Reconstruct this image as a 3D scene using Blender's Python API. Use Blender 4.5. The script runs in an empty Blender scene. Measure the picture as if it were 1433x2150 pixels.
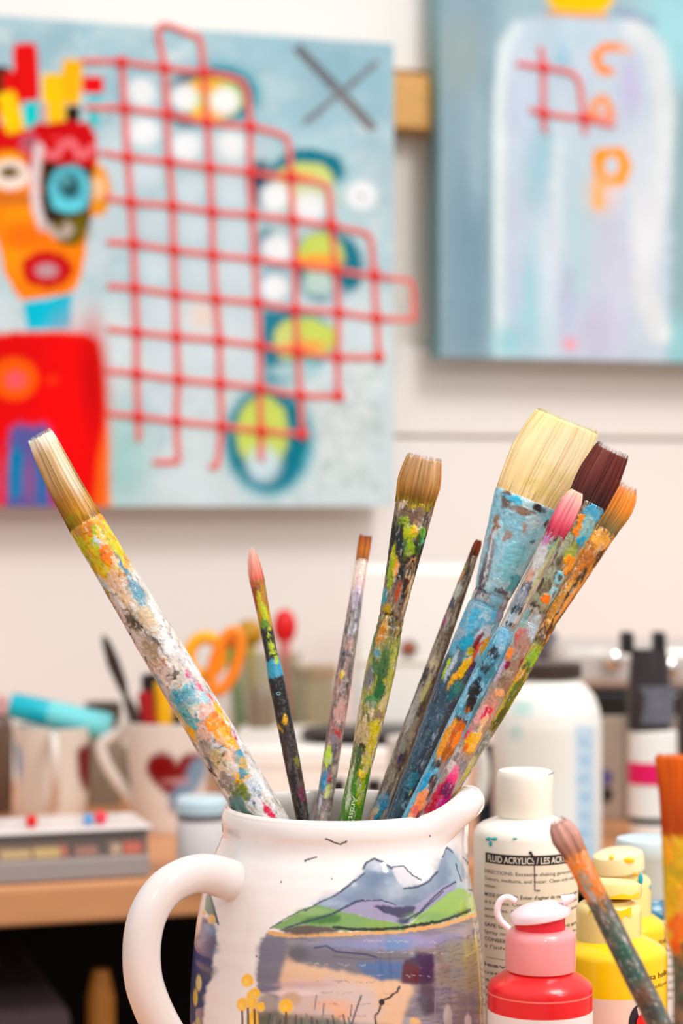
import bpy, math, random
import numpy as np
from mathutils import Vector, Matrix

# ------------------------------------------------------------------ camera, light, exposure
F, CX, CY, ZC = 4300.0, 716.5, 1061.0, 0.248      # focal length in pixels, horizon row, eye height above the table tops
SC = bpy.context.scene
COL = SC.collection
cam_d = bpy.data.cameras.new('camera'); cam = bpy.data.objects.new('camera', cam_d); COL.objects.link(cam)
cam.location = (0, 0, ZC); cam.rotation_euler = (math.pi/2, 0, 0)
cam_d.sensor_fit = 'VERTICAL'; cam_d.sensor_height = 36; cam_d.lens = 72
cam_d.shift_y = -(1075-CY)/2150.0
cam_d.clip_start = 0.02
cam_d.dof.use_dof = True; cam_d.dof.focus_distance = 0.772; cam_d.dof.aperture_fstop = 9.0
SC.camera = cam
SC.view_settings.view_transform = 'Standard'; SC.view_settings.look = 'None'
SC.view_settings.gamma = 1; SC.view_settings.use_curve_mapping = False
SC.view_settings.exposure = 0.05
w = bpy.data.worlds.new('world'); SC.world = w; w.use_nodes = True
w.node_tree.nodes['Background'].inputs[0].default_value = (0.985, 0.99, 1.0, 1)
_nt = w.node_tree; _tc = _nt.nodes.new('ShaderNodeTexCoord'); _sx = _nt.nodes.new('ShaderNodeSeparateXYZ'); _mr = _nt.nodes.new('ShaderNodeMapRange')
_mr.inputs[1].default_value = -.7; _mr.inputs[2].default_value = .8; _mr.inputs[3].default_value = .12; _mr.inputs[4].default_value = 1.05   # pale ceiling above, darker floor below
_nt.links.new(_tc.outputs['Generated'], _sx.inputs[0]); _nt.links.new(_sx.outputs['Z'], _mr.inputs[0]); _nt.links.new(_mr.outputs[0], _nt.nodes['Background'].inputs[1])
def area(name, loc, target, sx, sy, power, color=(1, .985, .965)):
    l = bpy.data.lights.new(name, 'AREA'); l.shape = 'RECTANGLE'; l.size = sx; l.size_y = sy
    l.energy = power; l.color = color
    o = bpy.data.objects.new(name, l); COL.objects.link(o); o.location = loc
    o.rotation_euler = (Vector(target)-Vector(loc)).to_track_quat('-Z', 'Y').to_euler()
    return o
area('ceiling_lamp', (0.80, 0.40, 1.70), (0, 1.9, -0.4), .6, .6, 20)
area('wall_lamp', (0.36, -0.54, 1.02), (0, .9, .15), .08, .08, 3.0)
area('wall_lamp', (1.03, -0.13, 1.00), (0, .9, .15), .08, .14, 3.4)
area('wall_lamp', (0.98, -0.10, 1.34), (0, .9, .15), .08, .08, 2.0)
area('left_fill', (-1.6, -0.6, 1.0), (0, 1.3, .3), 1.2, 1.2, .6, (1, .97, .95))  # unseen fill light added at the left

# ------------------------------------------------------------------ small tools
def lin(c):
    c = np.asarray(c, float)/255.0
    return np.where(c <= .04045, c/12.92, ((c+.055)/1.055)**2.4)
def P(u, v, d): return Vector(((u-CX)*d/F, d, ZC-(v-CY)*d/F))
def dfoot(v): return ZC*F/(v-CY)                    # distance at which the table top shows at row v
_rt = np.random.RandomState(5).rand(64, 256, 256)
def vn(X, Y, s, seed=0):
    x = X/s; y = Y/s
    xi = np.floor(x).astype(int); yi = np.floor(y).astype(int)
    fx = x-xi; fy = y-yi; fx = fx*fx*(3-2*fx); fy = fy*fy*(3-2*fy)
    T = _rt[seed % 64]; a = (seed//64)*37
    g = lambda i, j: T[(yi+j+a) % 256, (xi+i+a) % 256]
    return (g(0,0)*(1-fx)+g(1,0)*fx)*(1-fy)+(g(0,1)*(1-fx)+g(1,1)*fx)*fy
def fbm(X, Y, s, seed=0, o=3):
    r = 0; a = .5; t = 0
    for k in range(o):
        r = r+a*vn(X, Y, s/2**k, seed+k*7); t += a; a *= .55
    return r/t
def sst(e0, e1, x):
    t = np.clip((x-e0)/(e1-e0+1e-9), 0, 1); return t*t*(3-2*t)

FULL = (slice(None), slice(None))
class Ras:
    """a small colour field painted with blobs, polygons and strokes; its values end up on a mesh"""
    def __init__(s, x0, y0, x1, y1, step, base):
        s.x0, s.y0, s.step = x0, y0, step
        s.X, s.Y = np.meshgrid(np.arange(x0, x1+step, step, float), np.arange(y0, y1+step, step, float))
        s.C = np.ones(s.X.shape+(3,))*lin(base); s.H = np.zeros(s.X.shape); s.n = 0; s.sl = FULL
    def win(s, x0, y0, x1, y1):
        i0 = max(int((y0-s.y0)/s.step)-1, 0); i1 = max(int((y1-s.y0)/s.step)+2, 0); j0 = max(int((x0-s.x0)/s.step)-1, 0); j1 = max(int((x1-s.x0)/s.step)+2, 0)
        s.sl = (slice(i0, i1), slice(j0, j1)); return s.X[s.sl].size > 0
    def warp(s, rough, sc=None):
        s.n += 1; X, Y = s.X[s.sl], s.Y[s.sl]
        if not rough: return X, Y
        q = sc or max(6, rough*3)
        return (X+rough*2*(fbm(X, Y, q, s.n*3)-.5)*2, Y+rough*2*(fbm(X, Y, q, s.n*3+1)-.5)*2)
    def put(s, m, col, alpha=1, dry=0, h=0):
        m = np.clip(m, 0, 1)*alpha; sl = s.sl
        if dry:
            s.n += 1
            m = m*sst(dry-.10, dry+.10, fbm(s.X[sl], s.Y[sl], 9, s.n*5+2, 3))
        s.C[sl] = s.C[sl]*(1-m[..., None])+lin(col)*m[..., None]
        if h: s.H[sl] = s.H[sl]*(1-m*.5)+h*m
        s.sl = FULL
    def blob(s, x, y, rx, ry, col, ang=0, soft=.12, rough=0, alpha=1, dry=0, h=0, sc=None):
        e = max(rx, ry)*(1+soft)+rough*2+2
        if not s.win(x-e, y-e, x+e, y+e): s.sl = FULL; return
        X, Y = s.warp(rough, sc); a = math.radians(ang); ca, sa = math.cos(a), math.sin(a)
        dx, dy = X-x, Y-y; p = (dx*ca+dy*sa)/rx; q = (-dx*sa+dy*ca)/ry
        r = np.sqrt(p*p+q*q); s.put(1-sst(1-soft, 1+soft, r), col, alpha, dry, h)
    def rect(s, x, y, rx, ry, col, ang=0, soft=2, rough=0, alpha=1, dry=0, rnd=.25):
        e = math.hypot(rx, ry)*1.1+soft*2+rough*2+2
        if not s.win(x-e, y-e, x+e, y+e): s.sl = FULL; return
        X, Y = s.warp(rough); a = math.radians(ang); ca, sa = math.cos(a), math.sin(a)
        dx, dy = X-x, Y-y; p = np.abs(dx*ca+dy*sa)/rx; q = np.abs(-dx*sa+dy*ca)/ry
        r = (p**6+q**6)**(1/6.); k = soft/min(rx, ry); s.put(1-sst(1-k, 1+k, r), col, alpha, dry)
    def poly(s, pts, col, rough=0, alpha=1, soft=0, dry=0, sc=None):
        e = rough*2+soft*3+2; xs = [q[0] for q in pts]; ys = [q[1] for q in pts]
        if not s.win(min(xs)-e, min(ys)-e, max(xs)+e, max(ys)+e): s.sl = FULL; return
        X, Y = s.warp(rough, sc); ins = np.zeros(X.shape, bool); n = len(pts)
        for i in range(n):
            xa, ya = pts[i]; xb, yb = pts[(i+1) % n]
            if ya == yb: continue
            c = ((Y < ya) != (Y < yb)) & (X < (xb-xa)*(Y-ya)/(yb-ya)+xa)
            ins ^= c
        m = ins.astype(float); k = int(round(soft/s.step))
        for it in range(2 if k else 0):
            for ax in (0, 1):
                p = np.pad(m, [(k, k) if a == ax else (0, 0) for a in (0, 1)], mode='edge'); cs = np.cumsum(p, axis=ax)
                z = np.zeros_like(np.take(cs, [0], axis=ax)); cs = np.concatenate([z, cs], axis=ax)
                L = m.shape[ax]; w_ = 2*k+1
                m = (np.take(cs, range(w_, w_+L), axis=ax)-np.take(cs, range(0, L), axis=ax))/w_
        s.put(m, col, alpha, dry)
    def stroke(s, pts, wd, col, soft=1.5, rough=0, alpha=1, dry=0, taper=False, h=0):
        e = wd+soft+rough*2+2; xs = [q[0] for q in pts]; ys = [q[1] for q in pts]
        if not s.win(min(xs)-e, min(ys)-e, max(xs)+e, max(ys)+e): s.sl = FULL; return
        X, Y = s.warp(rough); D = np.full(X.shape, 1e9); n = len(pts)-1
        for i in range(n):
            xa, ya = pts[i]; xb, yb = pts[i+1]; dx, dy = xb-xa, yb-ya
            t = np.clip(((X-xa)*dx+(Y-ya)*dy)/(dx*dx+dy*dy+1e-9), 0, 1)
            D = np.minimum(D, np.hypot(X-xa-t*dx, Y-ya-t*dy))
        s.put(1-sst(wd-soft, wd+soft, D), col, alpha, dry, h)
    def mottle(s, cols, scale, thr=.58, y0=None, y1=None, fade=25, alpha=1, stretch=1.6, h=0.0):
        g = 1.0
        if y0 is not None: g = sst(y0-fade, y0+fade, s.Y)*(1-sst(y1-fade, y1+fade, s.Y))
        for c in cols:
            s.n += 1
            f = fbm(s.X, s.Y/stretch, scale, s.n*5, 4)
            s.put(sst(thr-.02, thr+.02, f)*g, c, alpha, 0, h)
    def speck(s, col, n, size, rng, box, alpha=1, h=0):
        x0, y0, x1, y1 = box
        for i in range(n):
            s.n += 1
            x = rng.uniform(x0, x1); y = rng.uniform(y0, y1); r = rng.uniform(.5, 1)*size
            i0 = int((y-r*2-s.y0)/s.step); i1 = int((y+r*2-s.y0)/s.step)+1; j0 = int((x-r*2-s.x0)/s.step); j1 = int((x+r*2-s.x0)/s.step)+1
            i0 = max(i0, 0); j0 = max(j0, 0)
            if i1 <= i0 or j1 <= j0: continue
            Xs = s.X[i0:i1, j0:j1]; Ys = s.Y[i0:i1, j0:j1]
            m = (1-sst(.7, 1.1, np.hypot(Xs-x, (Ys-y)*rng.uniform(.5, 1))/r))*alpha
            s.C[i0:i1, j0:j1] = s.C[i0:i1, j0:j1]*(1-m[..., None])+lin(col)*m[..., None]
    def vary(s, amt, scale, stretch=1):
        s.n += 1; f = fbm(s.X, s.Y/stretch, scale, s.n*5, 4)
        s.C = np.clip(s.C*(1+amt*2*(f-.5)*2)[..., None], 0, 1)
    def at(s, x, y, field=None):
        A = s.C if field is None else field
        i = np.clip((y-s.y0)/s.step, 0, A.shape[0]-1.001); j = np.clip((x-s.x0)/s.step, 0, A.shape[1]-1.001)
        i0 = i.astype(int); j0 = j.astype(int); fi = i-i0; fj = j-j0
        if A.ndim == 3: fi = fi[..., None]; fj = fj[..., None]
        return (A[i0, j0]*(1-fi)+A[i0+1, j0]*fi)*(1-fj)+(A[i0, j0+1]*(1-fi)+A[i0+1, j0+1]*fi)*fj

# ------------------------------------------------------------------ materials
MATS = {}
def mat(name, col=None, rough=.5, metal=0, coat=0, noise=0, nscale=60, bump=0, bscale=300, trans=0, sss=0, attr=False, spec=.5, alpha=1, coatr=.08, stretch=None, ior=1.45):
    if name in MATS: return MATS[name]
    m = bpy.data.materials.new(name); m.use_nodes = True; nt = m.node_tree; b = nt.nodes['Principled BSDF']
    I = b.inputs; I['Roughness'].default_value = rough; I['Metallic'].default_value = metal; I['IOR'].default_value = ior
    I['Coat Weight'].default_value = coat; I['Coat Roughness'].default_value = coatr; I['Specular IOR Level'].default_value = spec
    I['Transmission Weight'].default_value = trans; I['Alpha'].default_value = alpha
    if sss:
        I['Subsurface Weight'].default_value = sss; I['Subsurface Scale'].default_value = .006; I['Subsurface Radius'].default_value = (1, .6, .4)
    tc = nt.nodes.new('ShaderNodeTexCoord'); vec = tc.outputs['Object']
    if stretch:
        mp = nt.nodes.new('ShaderNodeMapping'); mp.inputs['Scale'].default_value = stretch
        nt.links.new(vec, mp.inputs['Vector']); vec = mp.outputs[0]
    if attr:
        a = nt.nodes.new('ShaderNodeAttribute'); a.attribute_name = 'Col'; src = a.outputs['Color']
    else:
        r = nt.nodes.new('ShaderNodeRGB'); r.outputs[0].default_value = tuple(lin(col))+(1,); src = r.outputs[0]
    n = nt.nodes.new('ShaderNodeTexNoise'); n.inputs['Scale'].default_value = nscale; n.inputs['Detail'].default_value = 5
    nt.links.new(vec, n.inputs['Vector'])
    mr = nt.nodes.new('ShaderNodeMapRange'); mr.inputs[1].default_value = .25; mr.inputs[2].default_value = .75
    mr.inputs[3].default_value = 1-noise; mr.inputs[4].default_value = 1+noise*.6
    nt.links.new(n.outputs[0], mr.inputs[0])
    mx = nt.nodes.new('ShaderNodeVectorMath'); mx.operation = 'SCALE'
    nt.links.new(src, mx.inputs[0]); nt.links.new(mr.outputs[0], mx.inputs['Scale']); nt.links.new(mx.outputs[0], I['Base Color'])
    if bump:
        n2 = nt.nodes.new('ShaderNodeTexNoise'); n2.inputs['Scale'].default_value = bscale; n2.inputs['Detail'].default_value = 4
        nt.links.new(vec, n2.inputs['Vector'])
        bp = nt.nodes.new('ShaderNodeBump'); bp.inputs['Strength'].default_value = bump; bp.inputs['Distance'].default_value = .0006
        nt.links.new(n2.outputs[0], bp.inputs['Height']); nt.links.new(bp.outputs[0], I['Normal'])
    MATS[name] = m; return m

M_PAINT = mat('dried_paint', rough=.36, attr=True, noise=.10, nscale=900, bump=.55, bscale=900, coat=.30, spec=.4)
M_PAINTMETAL = mat('paint_spattered_metal', rough=.30, attr=True, noise=.08, nscale=900, bump=.35, bscale=700, coat=.25, metal=.3)
M_HAIR = mat('bristle_hair', rough=.55, attr=True, noise=.05, nscale=1500, spec=.35)
M_GLAZE = mat('painted_glaze', rough=.10, attr=True, noise=.015, nscale=200, coat=.5, coatr=.02)
M_WHITEGLAZE = mat('white_glaze', (221, 212, 208), rough=.13, coat=.6, noise=.02, nscale=60)
M_CANVAS = mat('painted_canvas', rough=.8, spec=.12, attr=True, noise=.05, nscale=120, bump=.3, bscale=500)

# ------------------------------------------------------------------ mesh building
def link(name, me, parent=None, m=None, smooth=True):
    o = bpy.data.objects.new(name, me); COL.objects.link(o)
    if m is not None: me.materials.append(m)
    if parent is not None: o.parent = parent
    if smooth: me.polygons.foreach_set('use_smooth', [True]*len(me.polygons))
    return o
def mesh_np(V, Fq, Cv=None, ngons=None):
    me = bpy.data.meshes.new('m'); V = np.asarray(V, np.float32).reshape(-1, 3); Fq = np.asarray(Fq, np.int32)
    k = Fq.shape[1]; n = len(Fq); ex = ngons or []
    me.vertices.add(len(V)); me.vertices.foreach_set('co', V.ravel())
    lt = [k]*n+[len(e) for e in ex]; idx = np.concatenate([Fq.ravel()]+[np.array(e, np.int32) for e in ex])
    me.loops.add(len(idx)); me.loops.foreach_set('vertex_index', idx.astype(np.int32))
    me.polygons.add(len(lt)); st = np.concatenate([[0], np.cumsum(lt)[:-1]]).astype(np.int32)
    me.polygons.foreach_set('loop_start', st)
    me.update(calc_edges=True); me.validate()
    if Cv is not None:
        a = me.color_attributes.new('Col', 'FLOAT_COLOR', 'POINT')
        c = np.ones((len(V), 4), np.float32); c[:, :3] = np.asarray(Cv).reshape(-1, 3); a.data.foreach_set('color', c.ravel())
    return me
def grid_faces(nr, nc, wrap, base=0, flip=False):
    i, j = np.meshgrid(np.arange(nr-1), np.arange(nc if wrap else nc-1), indexing='ij')
    a = i*nc+j; b = i*nc+(j+1) % nc; c = (i+1)*nc+(j+1) % nc; d = (i+1)*nc+j
    q = np.stack([a, b, c, d] if not flip else [a, d, c, b], -1).reshape(-1, 4)+base
    return q
class MB:
    """collects boxes, tubes and lathe shapes of ONE part"""
    def __init__(s): s.V = []; s.Q = []; s.n = 0
    def add(s, V, Q):
        V = np.asarray(V, float).reshape(-1, 3); s.V.append(V); s.Q += [[a+s.n for a in q] for q in Q]; s.n += len(V); return s
    def box(s, x0, y0, z0, x1, y1, z1, bev=0, T=None):
        V = np.array([(x, y, z) for x in (x0, x1) for y in (y0, y1) for z in (z0, z1)])
        if T is not None: V = np.array([T(*p) for p in V])
        return s.add(V, [(0,1,3,2),(4,6,7,5),(0,4,5,1),(2,3,7,6),(0,2,6,4),(1,5,7,3)])
    def rev(s, prof, c=(0,0,0), seg=48, cap0=True, cap1=True, ry=1.0, axis=None):
        R = np.array(prof, float); a = np.arange(seg)*2*np.pi/seg
        V = np.stack([R[:, None, 0]*np.cos(a), R[:, None, 0]*np.sin(a)*ry, np.repeat(R[:, 1:2], seg, 1)], -1).reshape(-1, 3)
        if axis is not None:
            q = Vector((0,0,1)).rotation_difference(Vector(axis).normalized()).to_matrix(); V = V@np.array(q).T
        V = V+np.array(c)
        Q = grid_faces(len(R), seg, True).tolist()
        if cap0: Q.append(list(range(seg))[::-1])
        if cap1: Q.append([(len(R)-1)*seg+k for k in range(seg)])
        return s.add(V, Q)
    def tube(s, pts, r, seg=12, ry=None, up=(0, -1, 0), closed=False):
        pts = [Vector(p) for p in pts]; n = len(pts); rr = r if hasattr(r, '__len__') else [r]*n
        r2 = ry if hasattr(ry, '__len__') else [ry]*n if ry else rr
        V = []; U = Vector(up)
        for i in range(n):
            a = pts[(i-1) % n] if closed else pts[max(i-1, 0)]; b = pts[(i+1) % n] if closed else pts[min(i+1, n-1)]
            T = (b-a).normalized(); S = T.cross(U)
            if S.length < 1e-4: S = T.cross(Vector((1, 0, 0)))
            S.normalize(); N = S.cross(T).normalized()
            for k in range(seg):
                th = 2*math.pi*k/seg; V.append(pts[i]+S*(math.cos(th)*rr[i])+N*(math.sin(th)*r2[i]))
        Q = grid_faces(n, seg, True).tolist()
        if closed: Q += [[(n-1)*seg+k, (n-1)*seg+(k+1) % seg, (k+1) % seg, k] for k in range(seg)]
        else: Q += [list(range(seg))[::-1], [(n-1)*seg+k for k in range(seg)]]
        return s.add([tuple(v) for v in V], Q)
    def ball(s, c, rx, ry=None, rz=None, seg=20):
        ry = ry or rx; rz = rz or rx
        a = np.linspace(0.02, np.pi-.02, seg//2+1); b = np.arange(seg)*2*np.pi/seg
        V = np.stack([np.sin(a)[:, None]*np.cos(b)*rx, np.sin(a)[:, None]*np.sin(b)*ry, np.repeat(-np.cos(a)[:, None], seg, 1)*rz], -1).reshape(-1, 3)+np.array(c)
        return s.add(V, grid_faces(len(a), seg, True).tolist()+[list(range(seg))[::-1], [(len(a)-1)*seg+k for k in range(seg)]])
    def build(s, name, m, parent=None, bevel=0, smooth=True):
        me = bpy.data.meshes.new(name); me.from_pydata(np.concatenate(s.V).tolist(), [], s.Q); me.update()
        o = link(name, me, parent, m, smooth)
        if bevel:
            b = o.modifiers.new('bevel', 'BEVEL'); b.width = bevel; b.segments = 3; b.limit_method = 'ANGLE'; b.angle_limit = .6
        if smooth: 
            try: me.set_sharp_from_angle(angle=math.radians(40))
            except Exception: pass
        return o
def smooth_path(pts, n=40):
    pts = [np.array(p, float) for p in pts]; out = []
    p = [2*pts[0]-pts[1]]+pts+[2*pts[-1]-pts[-2]]; m = len(pts)-1
    for k in range(n+1):
        x = k/n*m; i = min(int(x), m-1); t = x-i; a, b, c, d = p[i], p[i+1], p[i+2], p[i+3]
        out.append(tuple(.5*((2*b)+(-a+c)*t+(2*a-5*b+4*c-d)*t*t+(-a+3*b-3*c+d)*t**3)))
    return out
def tag(o, label, cat, group=None):
    o['label'] = label; o['category'] = cat
    if group: o['group'] = group
    return o
def thing(name, label, cat, loc=(0, 0, 0), group=None):
    o = bpy.data.objects.new(name, None); o.empty_display_size = .01; COL.objects.link(o); o.location = loc
    return tag(o, label, cat, group)
def settle(root):
    """children were built in world coordinates: keep them there under an Empty that stands at the base"""
    inv = Matrix.Translation(-root.location)
    for c in root.children: c.matrix_parent_inverse = inv
def struct(o): o['kind'] = 'structure'; return o
# ------------------------------------------------------------------ the room
T_, D0 = .314, 1.95; SQ = math.sqrt(1+T_*T_)
E = Vector((1/SQ, T_/SQ, 0)); N = Vector((T_/SQ, -1/SQ, 0))          # along the wall, and out of it towards the room
def W(s, z, off): return tuple(Vector((0, D0, 0))+E*s+N*off+Vector((0, 0, z)))
def wsz(u, v, off):
    d = (D0-off*SQ)/(1-T_*(u-CX)/F); p = P(u, v, d); q = p-Vector((0, D0, 0)); return q.dot(E), p.z
def wbox(mb, u0, v0, u1, v1, o0, o1, z0=None, z1=None, s0=None, s1=None):
    a = wsz(u0, v0, o1); b = wsz(u1, v1, o1)
    S0 = a[0] if s0 is None else s0; S1 = b[0] if s1 is None else s1
    vm = .5*(u0+u1)
    Z1 = wsz(vm, v0, o1)[1] if z1 is None else z1; Z0 = wsz(vm, v1, o1)[1] if z0 is None else z0
    return mb.box(S0, o0, Z0, S1, o1, Z1, T=lambda s, o, z: W(s, z, o))
M_WALL = mat('cream_wall_paint', (240, 230, 220), rough=.7, noise=.025, nscale=6, bump=.15, bscale=60)
M_BOARD = mat('cream_board_paint', (243, 236, 230), rough=.6, noise=.02, nscale=5, bump=.1, bscale=50)
M_WOOD = mat('amber_wood', (226, 168, 92), rough=.5, noise=.16, nscale=18, stretch=(1, 1, 9), bump=.2, bscale=120)
M_DESK = mat('warm_desk_wood', (214, 146, 96), rough=.42, noise=.10, nscale=14, stretch=(1, 6, 20), coat=.2, bump=.1)
M_DARK = mat('espresso_wood_with_shade', (34, 20, 16), rough=.7, noise=.2, nscale=20, spec=.2)  # near-black brown; under the desk the colour carries the shade
mb = MB(); mb.box(-1.6, -.02, -.75, 1.6, 0, 1.9, T=lambda s, o, z: W(s, z, o))
struct(mb.build('wall_back', M_WALL, smooth=False))
rail = MB(); wbox(rail, 830, 156, 920, 270, .0005, .034, s0=-.9, s1=.9)
struct(rail.build('trim_1', M_WOOD, bevel=.002, smooth=False))
b1 = MB(); wbox(b1, 830, 0, 920, 148, .0005, .013, z1=1.88, s0=-1.3, s1=1.3)
struct(b1.build('trim_2', M_BOARD, bevel=.0015, smooth=False))
b2 = MB(); wbox(b2, 830, 728, 920, 913, .0005, .011, s0=-1.3, s1=1.3)
struct(b2.build('trim_3', M_BOARD, bevel=.0015, smooth=False))
b3 = MB(); wbox(b3, 830, 921, 920, 1000, .0005, .011, z0=-.05, s0=-1.3, s1=1.3)
struct(b3.build('trim_4', M_BOARD, bevel=.0015, smooth=False))
fl = MB(); fl.box(-2.2, -.6, -.77, 2.2, 2.6, -.75)
struct(fl.build('floor', mat('dark_floor', (70, 52, 44), rough=.6, noise=.2, nscale=9), smooth=False))

# the long wooden desk against the wall
desk = thing('desk', 'long warm wooden desk against the wall, added dark panels for shade underneath, carrying mugs and jars', 'desk', W(0, -.749, .3))
DF = (D0-1.401)/SQ                                       # how far the desk reaches into the room
mb = MB(); mb.box(-1.2, .012, -.0275, 1.2, DF, 0, T=lambda s, o, z: W(s, z, o)); mb.build('desktop', M_DESK, desk, bevel=.004, smooth=False)
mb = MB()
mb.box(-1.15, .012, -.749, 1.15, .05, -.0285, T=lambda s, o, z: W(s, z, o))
mb.build('shade_back_panel', M_DARK, desk, smooth=False)  # added panel, near-black to stand for the shade under the desk
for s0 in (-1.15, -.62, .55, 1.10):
    mb = MB(); mb.box(s0, .052, -.749, s0+.03, DF-.03, -.0285, T=lambda s, o, z: W(s, z, o)); mb.build('shade_side_panel', M_DARK, desk, smooth=False)  # added dark dividers that keep the space under the desk in shade
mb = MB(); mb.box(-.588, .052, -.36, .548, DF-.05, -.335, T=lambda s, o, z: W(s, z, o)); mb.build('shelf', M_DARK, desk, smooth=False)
settle(desk)
# things on the shelf under the desk
mb = MB(); mb.rev([(.012, 0), (.012, .02), (.0125, .025), (.010, .028), (.0105, .235), (.006, .255)], c=W(-.313, -.3345, .43), axis=None, seg=20)
o = mb.build('wooden_stick', mat('amber_stick', (205, 125, 40), rough=.5, noise=.2)); tag(o, 'amber wooden stick standing in the dark under the desk', 'stick')
mb = MB(); mb.box(-.585, .20, -.334, -.338, .46, -.097, T=lambda s, o, z: W(s, z, o))
o = mb.build('storage_box', mat('mauve_cloth', (92, 72, 76), rough=.95, noise=.3, nscale=250), bevel=.01); tag(o, 'dusky mauve cloth storage box in the dark under the desk', 'box')

# near table the pitcher stands on
tb = thing('worktable', 'wooden worktable under the pitcher and the front paint bottles', 'table', (0, .65, -.749))
mb = MB(); mb.box(-.5, .36, -.03, .6, .962, 0); mb.build('tabletop', M_DESK, tb, bevel=.003, smooth=False)
for x in (-.46, .53):
    for y in (.39, .90):
        mb = MB(); mb.box(x, y, -.749, x+.035, y+.035, -.0305); mb.build('leg', M_DARK, tb, smooth=False)
settle(tb)

# ------------------------------------------------------------------ paintings
def canvas_grid(u0, v0, u1, v1, ras, off, th, name, parent, nx, nz, sidecol):
    """stretched canvas: painted front face, painted edges, real thickness"""
    a = wsz(u0, .5*(v0[0]+v1[0]), off+th); b = wsz(u1, .5*(v0[1]+v1[1]), off+th)
    zt = .5*(wsz(u0, v0[0], off+th)[1]+wsz(u1, v0[1], off+th)[1]); zb = .5*(wsz(u0, v1[0], off+th)[1]+wsz(u1, v1[1], off+th)[1])
    S, Z = np.meshgrid(np.linspace(a[0], b[0], nx), np.linspace(zt, zb, nz))
    d = S*0
    Wx = E.x*S+N.x*(off+th); Wy = D0+E.y*S+N.y*(off+th)
    U = CX+Wx*F/Wy; Vv = CY+(ZC-Z)*F/Wy
    C = ras.at(U, Vv)
    V = np.stack([Wx, Wy, Z], -1)
    # turn the border ring back to form the sides
    rings = []; 
    idx = [(0, j) for j in range(nx)]+[(i, nx-1) for i in range(1, nz)]+[(nz-1, j) for j in range(nx-2, -1, -1)]+[(i, 0) for i in range(nz-2, 0, -1)]
    ii = np.array([k[0] for k in idx]); jj = np.array([k[1] for k in idx]); m = len(idx)
    Bv = V[ii, jj]; Bc = C[ii, jj]
    back = Bv-np.array(N)*th
    Vn = np.concatenate([V.reshape(-1, 3), Bv, back]); sc = lin(sidecol)
    Cn = np.concatenate([C.reshape(-1, 3), Bc*.5+sc*.5, Bc*.5+sc*.5]); n0 = nx*nz
    Q = grid_faces(nz, nx, False, flip=True).tolist()
    Q += [[n0+k, n0+(k+1) % m, n0+m+(k+1) % m, n0+m+k] for k in range(m)]
    me = mesh_np(Vn, Q, Cn, [list(range(n0+m, n0+2*m))])
    return link(name, me, parent, M_CANVAS, False)

rng = random.Random(3)
R = Ras(-220, 0, 870, 1090, 2.2, (184, 208, 214))
R.mottle([(172, 198, 206), (196, 216, 220), (205, 218, 222), (176, 206, 212)], 120, .52, alpha=.6, stretch=1)
R.mottle([(140, 184, 200), (158, 196, 208)], 90, .5, 0, 300, 60, alpha=.6, stretch=.5)
R.mottle([(214, 226, 228), (205, 220, 220)], 110, .42, 640, 1100, 60, alpha=.7)
R.blob(740, 150, 130, 90, (140, 182, 196), soft=.8, alpha=.8); R.blob(250, 960, 60, 110, (165, 208, 205), soft=.8)
R.blob(725, 880, 70, 160, (216, 224, 224), soft=.6, alpha=.8)
for i in range(110):
    x = rng.uniform(670, 805); y = rng.uniform(740, 1030); R.blob(x, y, rng.uniform(4, 8), rng.uniform(4, 8), (172, 188, 186), soft=.6, alpha=.6)
for i in range(30):
    R.stroke([(690+rng.uniform(-15, 100), 690+rng.uniform(0, 60)), (700+rng.uniform(-15, 100), 700+rng.uniform(10, 60))], 1.5, (190, 205, 205), alpha=.5)
TEAL, LIME, NAVY = (12, 118, 138), (202, 218, 98), (28, 70, 96)
# upper disc
R.blob(462, 200, 84, 66, (70, 165, 180), soft=.25); R.blob(462, 198, 72, 56, TEAL, rough=3); R.blob(392, 212, 46, 54, NAVY, soft=.3)
R.blob(445, 207, 66, 44, LIME, rough=3); R.blob(430, 180, 35, 16, (250, 180, 50), soft=.5); R.blob(440, 238, 40, 14, (246, 178, 70), soft=.5)
# second
R.blob(640, 372, 96, 62, (150, 205, 210), soft=.4, alpha=.8); R.blob(648, 358, 76, 46, TEAL, rough=4); R.blob(545, 385, 30, 48, NAVY, soft=.35); R.blob(640, 378, 60, 38, (206, 216, 120), rough=4)
R.blob(640, 410, 70, 34, (215, 222, 190), soft=.5, alpha=.8); R.blob(610, 372, 45, 10, (248, 160, 70), soft=.5)
# third
R.blob(688, 560, 74, 76, TEAL, rough=4); R.blob(672, 535, 48, 46, LIME, rough=3); R.blob(668, 595, 34, 26, (190, 214, 205), soft=.4); R.blob(668, 548, 46, 14, (250, 160, 60), soft=.5)
R.blob(560, 515, 22, 34, (60, 120, 140), soft=.5); R.blob(575, 600, 34, 40, (90, 150, 170), soft=.5)
# fourth
R.blob(628, 716, 76, 66, (86, 170, 190), rough=4); R.poly([(548, 650), (628, 655), (622, 800), (556, 806), (548, 720)], (28, 124, 148), soft=4); R.blob(640, 712, 66, 44, LIME, rough=4); R.blob(600, 720, 20, 36, (215, 220, 130), soft=.5); R.blob(640, 726, 45, 12, (245, 165, 80), soft=.5)
R.blob(622, 780, 60, 18, (170, 205, 210), soft=.4)
# fifth
R.blob(565, 925, 94, 116, (70, 170, 185), soft=.2); R.blob(560, 925, 84, 106, (10, 122, 142), rough=4); R.blob(551, 908, 54, 78, LIME, rough=3); R.blob(553, 975, 34, 36, (200, 222, 228), soft=.5)
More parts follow.
